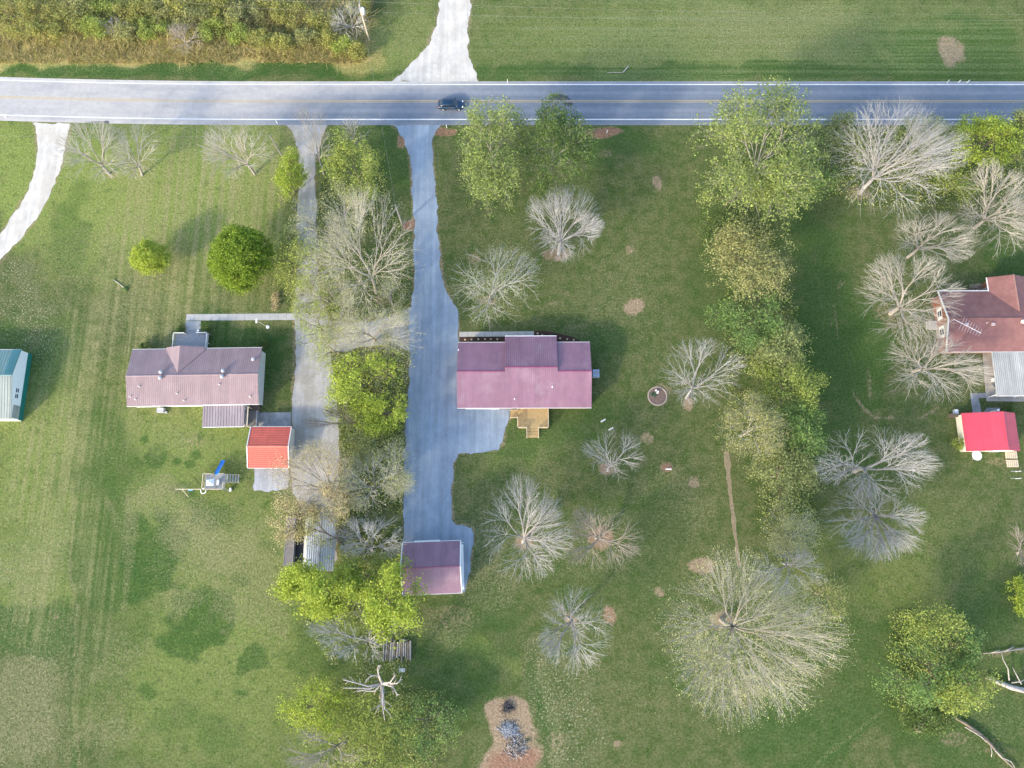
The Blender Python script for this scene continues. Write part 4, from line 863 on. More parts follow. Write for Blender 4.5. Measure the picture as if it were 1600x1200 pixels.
stick('fallen_pole', 'pale stick lying slanted on mown field beside the road', (973.5,113), (982,103), .10, BARK['dead'], 'pole')
stick('fallen_pole', 'thin pale pipe lying level on mown field near the road', (949,113.5), (972,113.5), .05, BARK['dead'], 'pole')
stick('scrap_board', 'white board lying on the lawn closest to the pine deck', (939,659), (946,655), .12, M_TRIM, 'board')
stick('scrap_board', 'white board lying on the lawn above a small bare tree', (951,672), (958,668), .10, M_TRIM, 'board')
stick('white_pipe', 'short white pipe standing in the red dirt spot on lawn', (1040,733), (1049,733), .09, M_WHITE, 'pipe', .3)
stick('fallen_branch', 'pinkish dry branch lying on lawn near the small round tree', (177,437), (193,449), .06, BARK['pale'], 'branch')
c = G(196.5,452); o = MB().lathe([(.5,0),(.45,.18),(.2,.3),(.02,.32)], (0,0,0), 8).build('grass_clump', LEAF['dark']); o.location = c; tag(o, 'dark clump of grass at the end of a dry branch', 'plant')

b = G(418.5,511); r = empty('lamp_post', b, 'thin white lamp post on the grass in front of the rose house', 'lamp post')
MB().lathe([(.32,0),(.28,.12),(.06,.16)], (0,0,0), 10).build('base', M_WHITE, r); tp = G(401,501.5,2.6)-b; MB().tube([(0,0,.1), tp], .035, 6).build('post_shaft', M_WHITE, r)
MB().box(tp.x-.12,tp.x+.12,tp.y-.35,tp.y+.35,2.55,2.72).build('lamp_head', M_WHITE, r)
c = G(1519,713); r = empty('satellite_dish', c, 'white satellite dish on a short post beside the crimson shed', 'satellite dish')
MB().tube([(0,-.5,0),(0,-.1,1.0)], .05, 8).build('post_shaft', M_STEEL, r)
m = MB(); m.lathe([(.05,.9),(.4,.96),(.72,1.12),(.80,1.22),(.78,1.23),(.4,1.0),(.05,.95)], (0,0,0), 18); m.build('dish', M_WHITE, r, smooth=True); MB().tube([(0,.6,1.1),(.05,.85,1.7)], .05, 6).build('feed_arm', M_WHITE, r)
c = G(1580,717); r = empty('pallet_stack', c, 'pair of pale wooden pallets on grass under the crimson shed', 'pallets')
for k, yy in enumerate((.65,-.75)):
    for j in range(6): m = MB(); x = -.95+j*.33; m.box(x,x+.26,yy-.6,yy+.6,.12,.15); m.build('slat', M_PALEWOOD, r)
    m = MB()
    for y in (-.55,0,.5): m.box(-.95,.96,yy+y,yy+y+.08,0,.12)
    m.build('bearer', M_PALEWOOD, r)
for py, lab in ((737,'low horizontal rail in the grass just beyond the pallets'),(748,'low horizontal rail with white cap farther from the pallets')):
    p = G(1582,py); r = empty('clothes_rail', p, lab, 'rail'); MB().tube([(-.9,0,.9),(.9,0,.9)], .04, 6).build('bar', M_STEEL, r); MB().tube([(.5,0,0),(.5,0,1.1)], .05, 6).build('upright', M_WHITE, r)
# ring planter
c = G(1027,619); r = empty('ring_planter', c, 'round stone edged flower bed with green plant and white ornaments on the lawn', 'flower bed')
m = MB(); m.lathe([(1.45,.0),(1.40,.06),(.7,.10),(.05,.11)], (0,0,0), 24); m.build('soil', plain('reddish_mulch', (0.17,0.115,0.09), 0.95, var=0.4, scale=5, bump=.5), r)
for k in range(26):
    a = 2*math.pi*k/26; m = MB(); m.obox((1.52*math.cos(a), 1.52*math.sin(a), 0), (-math.sin(a), math.cos(a)), .33, .18, .13+random.uniform(-.02,.03)); m.build('stone', plain('edging_stone', (0.40,0.33,0.26), 0.9) if k == 0 else bpy.data.materials['edging_stone'], r)
m = MB()
for k in range(50):
    a = random.uniform(0, 6.28); q = Vector((-.65+random.gauss(0,.22), .2+random.gauss(0,.2), .12)); m.add([q, q+Vector((.08*math.cos(a), .08*math.sin(a), .1)), q+Vector((.35*math.cos(a), .35*math.sin(a), .22)), q+Vector((.1*math.cos(a+.8), .1*math.sin(a+.8), .14))], [(0,1,2,3)])
m.build('leafy_plant', leafmat('leaf_blue_green', (0.03,0.12,0.055)), r)
for x, y, h in ((-.2,.95,.35),(.1,.7,.45),(.0,.5,.25)): MB().lathe([(.14,.1),(.16,.1+h*.5),(.1,.1+h),(.02,.12+h)], (x,y,0), 8).build('ornament', M_WHITE, r)
# porch pots, bed lights, plants
for px, lab in ((283.5,'white flower pot on the dark bush side of the front steps'),(310.5,'white flower pot on the long walk side of the front steps')):
    o = MB().lathe([(.16,0),(.22,.35),(.2,.36),(.17,.3),(.02,.3)], (0,0,0), 10).build('flower_pot', M_WHITE); o.location = G(px,518)+Vector((0,0,.045)); tag(o, lab, 'flower pot', 'pots by the front steps')
for i, (px, py) in enumerate(((727,531.5),(737,531.5),(747.5,531),(758,531),(767,531),(777,531),(840,522),(847,525),(875,529.5),(886,531),(896,532))):
    o = MB().lathe([(.03,0),(.03,.3),(.14,.3),(.16,.36),(.03,.46)], (0,0,0), 8).build('garden_light', M_PALEWOOD); o.location = G(px,py)+Vector((0,0,.012))
    w = ('first', 'second', 'third', 'fourth', 'fifth', 'sixth')
    tag(o, ('%s garden light from the blue drive in mulch bed behind the concrete walk' % w[i]) if i < 6 else ('%s garden light from the walk end in the curved mulch bed' % w[i-6]), 'garden light', 'small lights in the mulch beds')
# ------------------------------------------------------------------ trees
def crown_points(n, c, rx, ry, rz, rng, lobes=9, fill=0.22, droop=0.0):
    """twig ends gathered in lobes inside an uneven crown"""
    L = rng.normal(size=(lobes, 3)); L /= np.linalg.norm(L, axis=1)[:, None]; L[:, 2] = np.abs(L[:, 2])*0.9 - 0.22
    L /= np.linalg.norm(L, axis=1)[:, None]
    rad = rng.uniform(0.42, 0.86, lobes); size = rng.uniform(0.20, 0.44, lobes)
    pk = size**2*rng.uniform(.5, 1.5, lobes); k = rng.choice(lobes, n, p=pk/pk.sum())
    d = rng.normal(size=(n, 3)); d /= np.linalg.norm(d, axis=1)[:, None]
    q = L[k]*rad[k, None] + d*(size[k]*rng.random(n)**0.45)[:, None]
    m = rng.random(n) < fill
    e = rng.normal(size=(m.sum(), 3)); e /= np.linalg.norm(e, axis=1)[:, None]; e[:, 2] = np.abs(e[:, 2])*1.1-0.35
    q[m] = e*(0.40+0.65*rng.random(m.sum())**0.5)[:, None]
    r = np.linalg.norm(q, axis=1); f = np.where(r > 1.12, 1.12/r, 1.0); q *= f[:, None]
    q[:, 2] -= droop*(q[:, 0]**2+q[:, 1]**2)
    return np.array([c[0], c[1], c[2]]) + q*np.array([rx, ry, rz])

def skeleton(base, fork, pts, rng, tip=0.0098, pw=0.40, bend=0.35, frac=(0.20, 0.34), wig=0.05, limbs=5):
    seg = []; n = len(pts); r = lambda k: tip*k**pw
    base = np.array(base, float); fork = np.array(fork, float)
    mid = (base+fork)/2 + rng.normal(size=3)*np.array([.08,.08,0])*np.linalg.norm(fork-base)*0.4
    seg.append((base, mid, r(n)*1.25, r(n)*1.05, n)); seg.append((mid, fork, r(n)*1.05, r(n)*0.95, n))
    dv = (fork-mid)/max(1e-6, np.linalg.norm(fork-mid))
    st = []
    K = int(min(limbs, max(2, n//40)))
    ud = pts-fork; ud /= (np.linalg.norm(ud, axis=1)[:, None]+1e-9); cen = ud[rng.choice(n, K, replace=False)]
    for _ in range(4):
        lab = (ud@cen.T).argmax(1)
        for q in range(K):
            if (lab == q).any(): cen[q] = ud[lab == q].mean(0)/(np.linalg.norm(ud[lab == q].mean(0))+1e-9)
    for q in range(K):
        ix = np.nonzero(lab == q)[0]
        if len(ix): st.append((fork, dv*.35+cen[q]*.65, ix, r(len(ix))*1.05))
    while st:
        p, d, idx, rp = st.pop(); k = len(idx); P = pts[idx]
        if k == 1:
            t = P[0]; v = t-p; m = p + v*0.5 + d*np.linalg.norm(v)*0.12 + rng.normal(size=3)*np.linalg.norm(v)*0.05
            seg.append((p, m, min(rp, r(1.6)), r(1)*0.9, 1)); seg.append((m, t, r(1)*0.9, r(1)*0.35, 0)); continue
        c = P.mean(0); v = c-p; L = np.linalg.norm(v)+1e-9
        f = rng.uniform(*frac) if k > 3 else rng.uniform(0.4, 0.6)
        w = (1-bend)*v/L + bend*d + rng.normal(size=3)*wig; w /= np.linalg.norm(w)
        q = p + w*L*f; rq = min(rp, r(k))
        seg.append((p, q, rp if k > n*0.3 else min(rp, r(k)*1.05), rq, k))
        i, j = rng.integers(0, k, 2); a, b = P[i], P[j]
        if i == j: b = P[(j+1) % k]
        for _ in range(2):
            u = P-q; u /= (np.linalg.norm(u, axis=1)[:, None]+1e-9)
            ua = (a-q)/(np.linalg.norm(a-q)+1e-9); ub = (b-q)/(np.linalg.norm(b-q)+1e-9)
            s = (u@ua) > (u@ub)
            if s.all() or not s.any(): break
            a = P[s].mean(0); b = P[~s].mean(0)
        if s.all() or not s.any(): s = np.arange(k) < k//2
        st.append((q, w, idx[s], rq)); st.append((q, w, idx[~s], rq))
    return seg

def tubes(seg, k):
    """tapered tubes for arrays of segments -> verts, quads"""
    a = np.array([s[0] for s in seg]); b = np.array([s[1] for s in seg]); ra = np.array([s[2] for s in seg]); rb = np.array([s[3] for s in seg])
    t = b-a; t /= (np.linalg.norm(t, axis=1)[:, None]+1e-9)
    h = np.where(np.abs(t[:, 2:3]) < 0.9, np.array([[0, 0, 1.0]]), np.array([[1.0, 0, 0]]))
    u = np.cross(t, h); u /= np.linalg.norm(u, axis=1)[:, None]; w = np.cross(t, u)
    V = []
    for e, r in ((a, ra), (b, rb)):
        for j in range(k):
            an = 2*math.pi*j/k; V.append(e + (u*math.cos(an)+w*math.sin(an))*r[:, None])
    V = np.stack(V, 1); n = len(seg); o = (np.arange(n)*2*k)[:, None, None]
    Q = np.array([[j, (j+1) % k, k+(j+1) % k, k+j] for j in range(k)])[None]
    return V.reshape(-1, 3), (o+Q).reshape(-1, 4)

def leaf_quads(tips, per, spread, size, rng, up=1.5, flat=1.0):
    c = np.repeat(tips, per, axis=0); n = len(c)
    c = c + rng.normal(size=(n, 3))*spread*np.array([1, 1, flat])
    nm = rng.normal(size=(n, 3)) + np.array([0, 0, up]); nm /= np.linalg.norm(nm, axis=1)[:, None]
    t = np.cross(nm, rng.normal(size=(n, 3))); t /= (np.linalg.norm(t, axis=1)[:, None]+1e-9); b = np.cross(nm, t)
    s = size*rng.uniform(0.6, 1.35, n)[:, None]
    V = np.stack([c-t*s, c-b*s*0.55, c+t*s, c+b*s*0.55], 1).reshape(-1, 3)
    Q = (np.arange(n)*4)[:, None] + np.arange(4)[None]
    return V, Q

def tree(name, cat, label, cx, cy, rx, ry, h, base=None, kind='bare', tips=1500, bark='silver', leaf=None, per=8, lsize=0.20, spread=0.35, group=None, seed=0, zc=0.60, rz=0.40, lobes=9, fill=0.24, tip=0.0098, forkf=0.24, droop=0.0, frac=(0.19,0.33), bend=0.35, trunk=True, wig=0.05, limbs=5):
    rng = np.random.default_rng(1000+seed); lsize *= 0.80; per = int(per*1.3)
    z = zc*h; C = G(cx, cy, z); k = mpp(cy)*(H-z)/H
    ky = (G(cx, cy-4, z).y-G(cx, cy+4, z).y)/8
    gr = (1.30 if group and 'hedgerow between' in group else 1.16) if kind == 'leaf' else 1.11
    RX, RY, RZ = rx*k*gr, ry*ky*0.96*gr, rz*h
    if base is not None: B = G(*base)
    else: B = Vector((C.x+rng.normal()*0.3, C.y+rng.normal()*0.3, 0))
    root = empty(name, B, label, cat, group)
    if kind == 'leaf' and lobes == 9: lobes, fill = 15, min(fill, .12)
    pts = crown_points(tips, (C.x-B.x, C.y-B.y, z), RX, RY, RZ, rng, lobes, fill, droop)
    pts[:, 2] = np.maximum(pts[:, 2], 0.12*h+0.1)
    fk = np.array([(C.x-B.x)*0.30, (C.y-B.y)*0.30, forkf*h])
    seg = skeleton((0, 0, -0.1), fk, pts, rng, tip=tip, frac=frac, bend=bend, wig=wig, limbs=limbs)
    big = [s for s in seg if s[2] > 0.055 or s[4] > tips*0.06]; small = [s for s in seg if not (s[2] > 0.055 or s[4] > tips*0.06)]
    if trunk and big:
        V, Q = tubes(big, 7); me = mesh_np('trunk', V, Q, smooth=True); link('trunk', me, BARK[{'silver':'trunk_grey','pale':'trunk_pale','tan':'trunk_pale'}.get(bark, bark)], root)
    else: small = seg
    V, Q = tubes(small, 3); mats = [BARK[bark]]; qm = np.zeros(len(Q))
    if leaf:
        LV, LQ = leaf_quads(pts, per, spread, lsize, rng)
        Q = np.concatenate([Q, LQ+len(V)]); qm = np.concatenate([qm, np.ones(len(LQ))]); V = np.concatenate([V, LV]); mats.append(LEAF[leaf])
    me = mesh_np('crown', V, Q, qm=qm); link('crown', me, mats, root)
    return root

NB = dict(name='bare_tree', cat='tree')
def bare(label, cx, cy, rx, ry, h, base=None, tips=1500, bark='silver', **k):
    tree('bare_tree', 'tree', label, cx, cy, rx, ry, h, base, 'bare', int(tips*1.95), bark, seed=int(cx*7+cy), **k)
def budding(label, cx, cy, rx, ry, h, base=None, tips=1500, bark='pale', leaf='bud', per=3, lsize=0.10, spread=0.22, **k):
    tree('budding_tree', 'tree', label, cx, cy, rx, ry, h, base, 'bud', int(tips*1.5), bark, leaf, per, lsize, spread, seed=int(cx*7+cy), **k)
def leafy(label, cx, cy, rx, ry, h, base=None, leaf='green', tips=420, per=14, lsize=0.21, spread=0.38, bark='brown', name='leafy_tree', cat='tree', **k):
    tree(name, cat, label, cx, cy, rx, ry, h, base, 'leaf', tips, bark, leaf, per, lsize, spread, seed=int(cx*7+cy), tip=k.pop('tip', 0.016), **k)
def bush(label, cx, cy, rx, ry, h, leaf='green', tips=110, per=14, lsize=0.17, spread=0.26, group=None, **k):
    tree('bush', 'bush', label, cx, cy, rx, ry, h, None, 'leaf', tips, 'brown', leaf, per, lsize, spread, group=group, seed=int(cx*7+cy), zc=0.5, rz=0.46, forkf=0.1, trunk=False, lobes=6, **k)

# lawn trees without leaves
bare('bare tree overhanging the mouth of the white gravel drive', 143, 234, 62, 50, 11, (171,272), 1100, 'pale', group='bare roadside trees')
bare('second bare tree from the white gravel drive, leaning to the road', 212, 236, 42, 46, 9, (222,274), 700, 'pale', group='bare roadside trees')
bare('pale bare tree standing between white drive and narrow grey drive near the road', 366, 230, 56, 48, 11, (398,272), 1100, 'pale', group='bare roadside trees')
bare('tall thin bare tree overhanging the mouth of the narrow grey drive', 488, 208, 38, 42, 13, (506,272), 420, 'grey', group='hedgerow trees')
bare('small bare tree in the hedge end closest to the road', 553, 210, 26, 26, 8, (555,224), 420, 'pale', group='hedgerow trees')
budding('largest budding tree in the strip between the two gravel drives', 572, 385, 82, 98, 19, (588,458), 2000, 'pale', 'bud', 2, .09, lobes=14, frac=(.17,.3), group='hedgerow trees')
bare('dense round silvery bare tree on the lawn below the dark pine', 881, 342, 57, 60, 12, (873,396), 2600, 'silver', limbs=9)
budding('greenish budding tree on the lawn beside the blue drive bend', 772, 445, 68, 62, 10, (766,470), 1500, 'silver', 'budgreen', 2, .09, frac=(.24,.38))
bare('bare tree with open crown between ring planter and hedgerow', 1099, 576, 62, 54, 13, (1072,622), 1100, 'silver')
bare('smallest bare tree on the lawn below the pine deck', 960, 707, 45, 42, 8, (949,736), 620, 'silver')
bare('wide grey bare tree closest to the garage drive', 820, 828, 64, 82, 13, (818,848), 2300, 'silver', lobes=12, limbs=8)
bare('brownish bare tree with dirt circle under its spreading twigs', 942, 840, 62, 52, 10, (932,842), 1500, 'tan', lobes=12)
bare('grey bare tree with long twigs reaching away from burn pile lawn', 900, 985, 56, 70, 14, (889,965), 1500, 'silver')
budding('biggest spreading bare tree with yellowish buds on the lawn', 1172, 1000, 126, 138, 24, (1127,968), 3600, 'pale', 'bud', 3, .10, lobes=30, fill=.08, frac=(.17,.30), bend=.3, wig=.065, tip=.011, limbs=11)
bare('tall white bare tree reaching over the road', 1398, 240, 92, 92, 19, (1343,302), 3400, 'silver', lobes=14, limbs=7)
bare('large pale bare tree at the wooded roadside corner above the brick house', 1560, 325, 60, 68, 15, (1522,356), 2200, 'pale')
bare('pinkish bare tree between white roadside tree and brick house', 1458, 369, 58, 42, 13, (1418,402), 1500, 'pale')
bare('broad pale bare tree at the corner of the brick house', 1425, 465, 78, 72, 14, (1391,490), 2600, 'pale', lobes=12)
bare('pale bare tree overlapping brick house wall below the side steps', 1462, 574, 74, 58, 13, (1427,580), 2000, 'pale')
bare('grey bare tree with forked limbs below the crimson shed', 1372, 724, 88, 60, 14, (1335,737), 2300, 'silver', lobes=7, fill=.2)
bare('low dense grey bare tree just below the forked one', 1366, 818, 74, 56, 12, (1362,800), 2300, 'silver', lobes=12, limbs=9)
bare('small bare shrub at the lawn margin far below the crimson shed', 1592, 850, 18, 34, 5, (1590,866), 350, 'tan')
# strip between the two drives
budding('pale leafless tree spreading over the link between the two drives', 585, 522, 80, 42, 12, (585,533), 900, 'pale', 'bud', 3, .10, group='hedgerow trees')
budding('fine budding tree directly above the link between drives', 520, 470, 50, 48, 10, (545,488), 600, 'tan', 'budgreen', 3, .1, group='hedgerow trees')
bare('dark thin leaning tree over the narrow grey drive by the red carport', 528, 660, 48, 26, 11, (572,664), 260, 'brown', group='hedgerow trees', lobes=4, fill=.1)
budding('golden budding tree overhanging the gravel apron of the red carport', 492, 742, 68, 52, 13, (532,778), 1100, 'tan', 'tan', 3, .12, .32, group='hedgerow trees')
leafy('golden tan tree leaning over the dark lean-to', 462, 812, 34, 38, 10, None, 'tan', 300, 9, .14, .36, group='hedgerow trees')
leafy('orange gold tree covering the roof of the long grey carport', 512, 822, 42, 42, 10, (534,850), 'gold', 280, 8, .14, .36, group='hedgerow trees', fill=.3)
bare('grey bare tree between long grey carport and garage drive', 585, 838, 58, 40, 11, (582,862), 1000, 'silver', group='hedgerow trees')
budding('grey tangled tree with few tan leaves above the long carport', 585, 748, 52, 48, 11, (588,770), 1100, 'silver', 'bud', 2, .11, group='hedgerow trees')
leafy('yellow green bush tree nearest the plain utility pole', 454, 285, 22, 48, 6, None, 'bright', 300, 12, .17, .3, group='hedgerow trees')
leafy('loose yellow green tree along the lawn edge of the narrow grey drive', 452, 400, 22, 56, 7, None, 'lime', 300, 9, .16, .3, group='hedgerow trees', fill=.5)
leafy('green tree over the narrow grey drive beside the biggest budding tree', 486, 412, 42, 46, 9, (505,420), 'lime', 260, 7, .15, .35, group='hedgerow trees', fill=.4)
leafy('green tree in the hedge end behind the small bare roadside tree', 552, 262, 42, 55, 9, None, 'lime', 420, 12, .18, .36, group='hedgerow trees')
leafy('sparse lime tree at the drive link on the narrow grey drive', 498, 515, 36, 42, 8, (512,520), 'lime', 200, 7, .15, .35, group='hedgerow trees')
leafy('brightest yellow green tree beside the wide part of the blue drive', 575, 592, 54, 54, 11, (580,602), 'bright', 330, 10, .19, .38, group='hedgerow trees')
leafy('yellow green tree with low leaves next to the brightest hedge tree', 598, 640, 42, 34, 8, None, 'bright', 360, 12, .18, .34, group='hedgerow trees')
leafy('mixed green thicket tree midway along the hedge below the bright trees', 590, 700, 46, 40, 7, None, 'olive', 380, 9, .16, .34, group='hedgerow trees')
leafy('brownish green sparse tree at the blue drive edge of the hedge', 612, 560, 34, 46, 7, None, 'bud', 330, 6, .13, .32, group='hedgerow trees')
leafy('lacy pale green tree between biggest budding tree and the plain utility pole', 535, 330, 40, 50, 8, None, 'bud', 330, 6, .13, .36, group='hedgerow trees', bark='pale', fill=.5)
leafy('lacy yellow green tree along the blue drive edge of the hedge near its link', 610, 470, 30, 40, 6, None, 'bud', 260, 6, .13, .34, group='hedgerow trees', bark='pale', fill=.5)
leafy('lacy lime tree at the narrow drive edge above the dark leaning tree', 535, 625, 30, 40, 7, None, 'lime', 260, 7, .14, .34, group='hedgerow trees', bark='pale', fill=.5)
budding('pale tangled tree at the blue drive edge across from the pine deck', 615, 735, 34, 50, 9, None, 600, 'silver', 'bud', 3, .11, group='hedgerow trees')
leafy('wispy tan green tree over the narrow grey drive level with the plain lawn trees', 480, 350, 26, 40, 8, (496,360), 'bud', 200, 5, .12, .36, group='hedgerow trees', bark='pale', fill=.5)
budding('wispy lime tree over the narrow grey drive just above the concrete walk end', 490, 462, 34, 36, 9, (512,470), 520, 'tan', 'lime', 4, .12, group='hedgerow trees')
budding('wispy pale tree over the narrow grey drive opposite the concrete walk end', 512, 548, 34, 34, 9, (530,552), 520, 'pale', 'lime', 3, .11, group='hedgerow trees')
budding('tan wispy tree spreading above the roof of the long grey carport', 508, 785, 46, 34, 11, (538,796), 700, 'tan', 'tan', 3, .12, group='hedgerow trees')
# below the carport
leafy('bright yellow green tree hanging over the end of the long carport', 505, 918, 66, 46, 12, None, 'bright', 760, 14, .20, .40, group='trees behind the garage')
leafy('bright yellow green tree overhanging the garage roof', 617, 945, 44, 62, 13, (606,950), 'bright', 560, 13, .20, .38, group='trees behind the garage')
leafy('dim green tree between the two bright trees behind the garage', 566, 905, 40, 42, 9, None, 'lime', 360, 10, .18, .36, group='trees behind the garage')
bare('silver bare tree with long twigs beside the firewood pile', 555, 985, 68, 50, 12, (588,1006), 900, 'silver', group='trees behind the garage')
leafy('yellow green sapling thicket beside the dead snag', 492, 1108, 58, 44, 6, None, 'bright', 420, 11, .16, .34, group='trees behind the garage', fill=.2)
leafy('soft green thicket tree just below the dead snag', 590, 1125, 58, 44, 6, None, 'lime', 400, 11, .16, .36, group='trees behind the garage', fill=.2)
leafy('thin green thicket tree between dead snag and burn pile', 665, 1130, 56, 52, 6, None, 'green', 340, 9, .16, .36, group='trees behind the garage', fill=.2)
bare('bare grey tree low at the photo edge below the sapling thicket', 500, 1170, 62, 34, 9, (540,1160), 600, 'tan', group='trees behind the garage')
leafy('green tree at the photo edge beneath the thicket', 590, 1192, 60, 30, 7, None, 'lime', 330, 8, .16, .36, group='trees behind the garage')
# lone trees
leafy('smaller of two round bright green trees on the lawn', 233, 402, 25, 22, 6.5, None, 'bright', 420, 20, .15, .24, lobes=5, fill=.8, zc=.55, rz=.45)
leafy('larger of two round bright green trees on the lawn', 374, 403, 40, 43, 10.5, None, 'round', 1100, 20, .18, .30, lobes=5, fill=.85, zc=.55, rz=.45)
# pines by the road
leafy('yellow green pine of the pair at the blue drive mouth', 768, 235, 48, 84, 15, (772,262), 'pine', 760, 14, .19, .38, group=None, lobes=16, bark='grey')
leafy('dark green pine of the pair at the red dirt verge', 868, 232, 50, 66, 15, (862,258), 'dark', 700, 14, .19, .38, lobes=16, bark='grey')
leafy('tall light green tree with white limbs overhanging the road', 1188, 232, 88, 100, 19, (1172,290), 'pine', 1150, 14, .21, .42, lobes=20, bark='dead', fill=.25)
# hedgerow along the lawn
hg = dict(group='hedgerow between the two lawns')
leafy('light green tree at the upper hedgerow under the tall road tree', 1150, 300, 48, 40, 9, None, 'pine', 420, 12, .18, .38, **hg)
leafy('golden olive tree in the hedgerow level with the greenish budding tree', 1176, 412, 62, 56, 12, (1168,425), 'gold', 700, 12, .18, .38, **hg)
leafy('green tree just below the golden olive hedgerow tree', 1172, 503, 50, 44, 10, None, 'green', 480, 12, .18, .36, **hg)
leafy('mid green low tree at the shaded middle of the hedgerow', 1205, 545, 50, 42, 9, None, 'olive', 420, 12, .18, .36, **hg)
leafy('fresh green tree on the far side of the middle hedgerow', 1232, 598, 46, 46, 9, None, 'lime', 420, 12, .18, .36, **hg)
budding('yellow tree with white bare limbs in the hedgerow by the trench end', 1178, 668, 52, 56, 12, (1158,682), 900, 'silver', 'gold', 6, .13, .32, **hg)
leafy('green tree on the far side of yellow limbed hedgerow tree', 1240, 672, 44, 50, 9, None, 'green', 420, 12, .18, .36, **hg)
leafy('olive green tree in the lower hedgerow across from the forked bare tree', 1225, 742, 40, 48, 9, None, 'olive', 420, 11, .18, .36, **hg)
budding('pale flowering tree at the lower end of the hedgerow', 1238, 830, 46, 50, 9, (1222,846), 900, 'silver', 'bud', 4, .12, .28, **hg)
leafy('small dark green bushy tree under the top of the hedgerow', 1128, 362, 32, 34, 5, None, 'dark', 260, 10, .17, .34, **hg)
bare('grey bare tree behind the biggest spreading tree at the hedgerow foot', 1232, 890, 56, 40, 12, (1225,880), 900, 'silver', **hg)
leafy('faint yellow green tree beyond the biggest spreading tree', 1290, 930, 36, 40, 6, None, 'olive', 260, 7, .15, .36)
# wooded roadside corner
rc = dict(group='trees in the wooded roadside corner')
leafy('brightest green round tree at the wooded roadside corner', 1542, 228, 52, 42, 9, None, 'bright', 560, 12, .19, .36, **rc)
leafy('olive tree at the roadside under the white bare tree', 1318, 215, 40, 32, 8, None, 'olive', 360, 10, .18, .36, **rc)
leafy('olive bush tree behind the white bare tree by the road', 1448, 208, 42, 30, 6, None, 'olive', 330, 10, .17, .34, **rc)
leafy('dull olive tree at the far end of the wooded roadside corner', 1592, 222, 34, 42, 8, None, 'olive', 360, 11, .18, .36, **rc)
leafy('light green thicket tree below the white bare roadside tree', 1490, 290, 34, 32, 6, None, 'lime', 260, 9, .16, .34, **rc)
leafy('dark thicket tree below the tall light green road tree', 1262, 280, 44, 36, 7, None, 'green', 330, 10, .18, .36, **rc)
# lower corner
lc = dict(group='trees by the fallen logs')
leafy('upper green tree by the fallen logs', 1452, 985, 50, 44, 9, (1462,1000), 'lime', 300, 9, .18, .36, **lc)
leafy('grey green broad tree in the middle of the log corner', 1436, 1052, 66, 54, 10, (1462,1060), 'green', 340, 9, .18, .38, **lc)
leafy('yellow green tree touching the tip of the longer fallen log', 1502, 1078, 50, 36, 9, None, 'lime', 300, 11, .18, .34, **lc)
leafy('green tree above the shorter fallen log end', 1500, 1010, 34, 36, 8, None, 'green', 220, 9, .18, .34, **lc)
leafy('dark bush beside a stump at the lower log corner', 1450, 1125, 36, 26, 3.5, None, 'dark', 220, 11, .17, .34, **lc)
bush('bright bush at the lawn margin below the small bare shrub', 1596, 930, 16, 30, 3, 'bright', 130)
# bushes round the houses
for px, py, lab in ((281,515,'dark round bush at the lawn side of the front steps'), (321,513,'dark round bush at the long walk side of front steps'), (226,541,'dark bush at the lawn end of the rose house'), (411,537,'dark bush at the drive end of the rose house')): bush(lab, px, py, 7, 6.5, 1.3, 'dark', 60, 12, .12, .14, 'dark bushes in front of the rose house')
bush('tan grass clump on the lawn edge by the narrow grey drive', 430, 470, 6, 14, .9, 'tan', 60, 10, .12, .15)
bush('bright weedy bush at the shaded wall of crimson shed', 1499, 690, 9, 10, 1.6, 'lime', 60, 12, .12, .18)
bush('dark bush behind the crimson shed near the patio roof', 1576, 640, 8, 6, 1.4, 'dark', 60, 12, .12, .16)
bush('reddish dry bush at the front wall of the brick house', 1527, 449, 9, 5, 1.2, 'pink', 60, 10, .11, .16)
# brush beyond the road
bg = 'green bushes in the brush beyond the road'
BR = [(20,20,38,30,'brush'),(62,14,36,26,'brush'),(100,30,36,26,'brush'),(38,48,36,18,'brush'),(84,50,34,16,'brush'),(120,8,28,18,'gold'),(160,6,30,16,'lime'),(196,18,22,22,'brush'),(222,16,20,24,'brush'),(252,14,18,20,'gold'),(240,45,28,16,'lime'),(282,8,26,20,'brush'),(300,34,32,22,'gold'),(328,48,26,18,'lime'),(350,22,28,22,'brush'),(382,24,26,24,'gold'),(372,52,26,18,'lime'),(405,62,24,16,'brush'),(440,66,24,14,'brush'),(478,58,24,16,'gold'),(512,60,24,16,'brush'),(536,72,22,15,'lime'),(558,78,16,14,'brush'),(195,50,28,14,'gold'),(150,40,24,16,'lime'),(420,10,28,18,'brush'),(460,22,28,18,'brush'),(505,32,26,16,'brush'),(560,8,16,14,'brush'),(330,6,22,14,'brush')]
ROWN = {0: 'upper', 1: 'middle', 2: 'lower'}; ORD = ['first','second','third','fourth','fifth','sixth','seventh','eighth','ninth','tenth','eleventh','twelfth','thirteenth','fourteenth','fifteenth']
COLN = {'brush': 'olive', 'gold': 'golden green', 'olive': 'olive', 'lime': 'yellow green', 'green': 'mid green', 'dark': 'dark green'}
row = lambda p: 0 if p < 20 else (1 if p < 46 else 2)
BR = [(a, b, c*(.72 if b > 46 else 1), d*(.72 if b > 46 else 1), e) for a, b, c, d, e in BR]
for px, py, rx, ry, lf in BR: bush('%s bush, %s from the transformer pole in the %s row of the brush' % (COLN[lf], ORD[sum(1 for q in BR if row(q[1]) == row(py) and q[0] > px)], ROWN[row(py)]), px, py, rx, ry, 3.4, lf, 150, 13, .17, .30, bg)
bare('small white dead tree lying in the brush beyond the road', 178, 42, 26, 18, 3.5, (184,52), 130, 'dead', tip=.022, lobes=4)
bare('tan dry shrub at the lower edge of the brush', 290, 58, 30, 26, 4, (292,72), 600, 'tan')
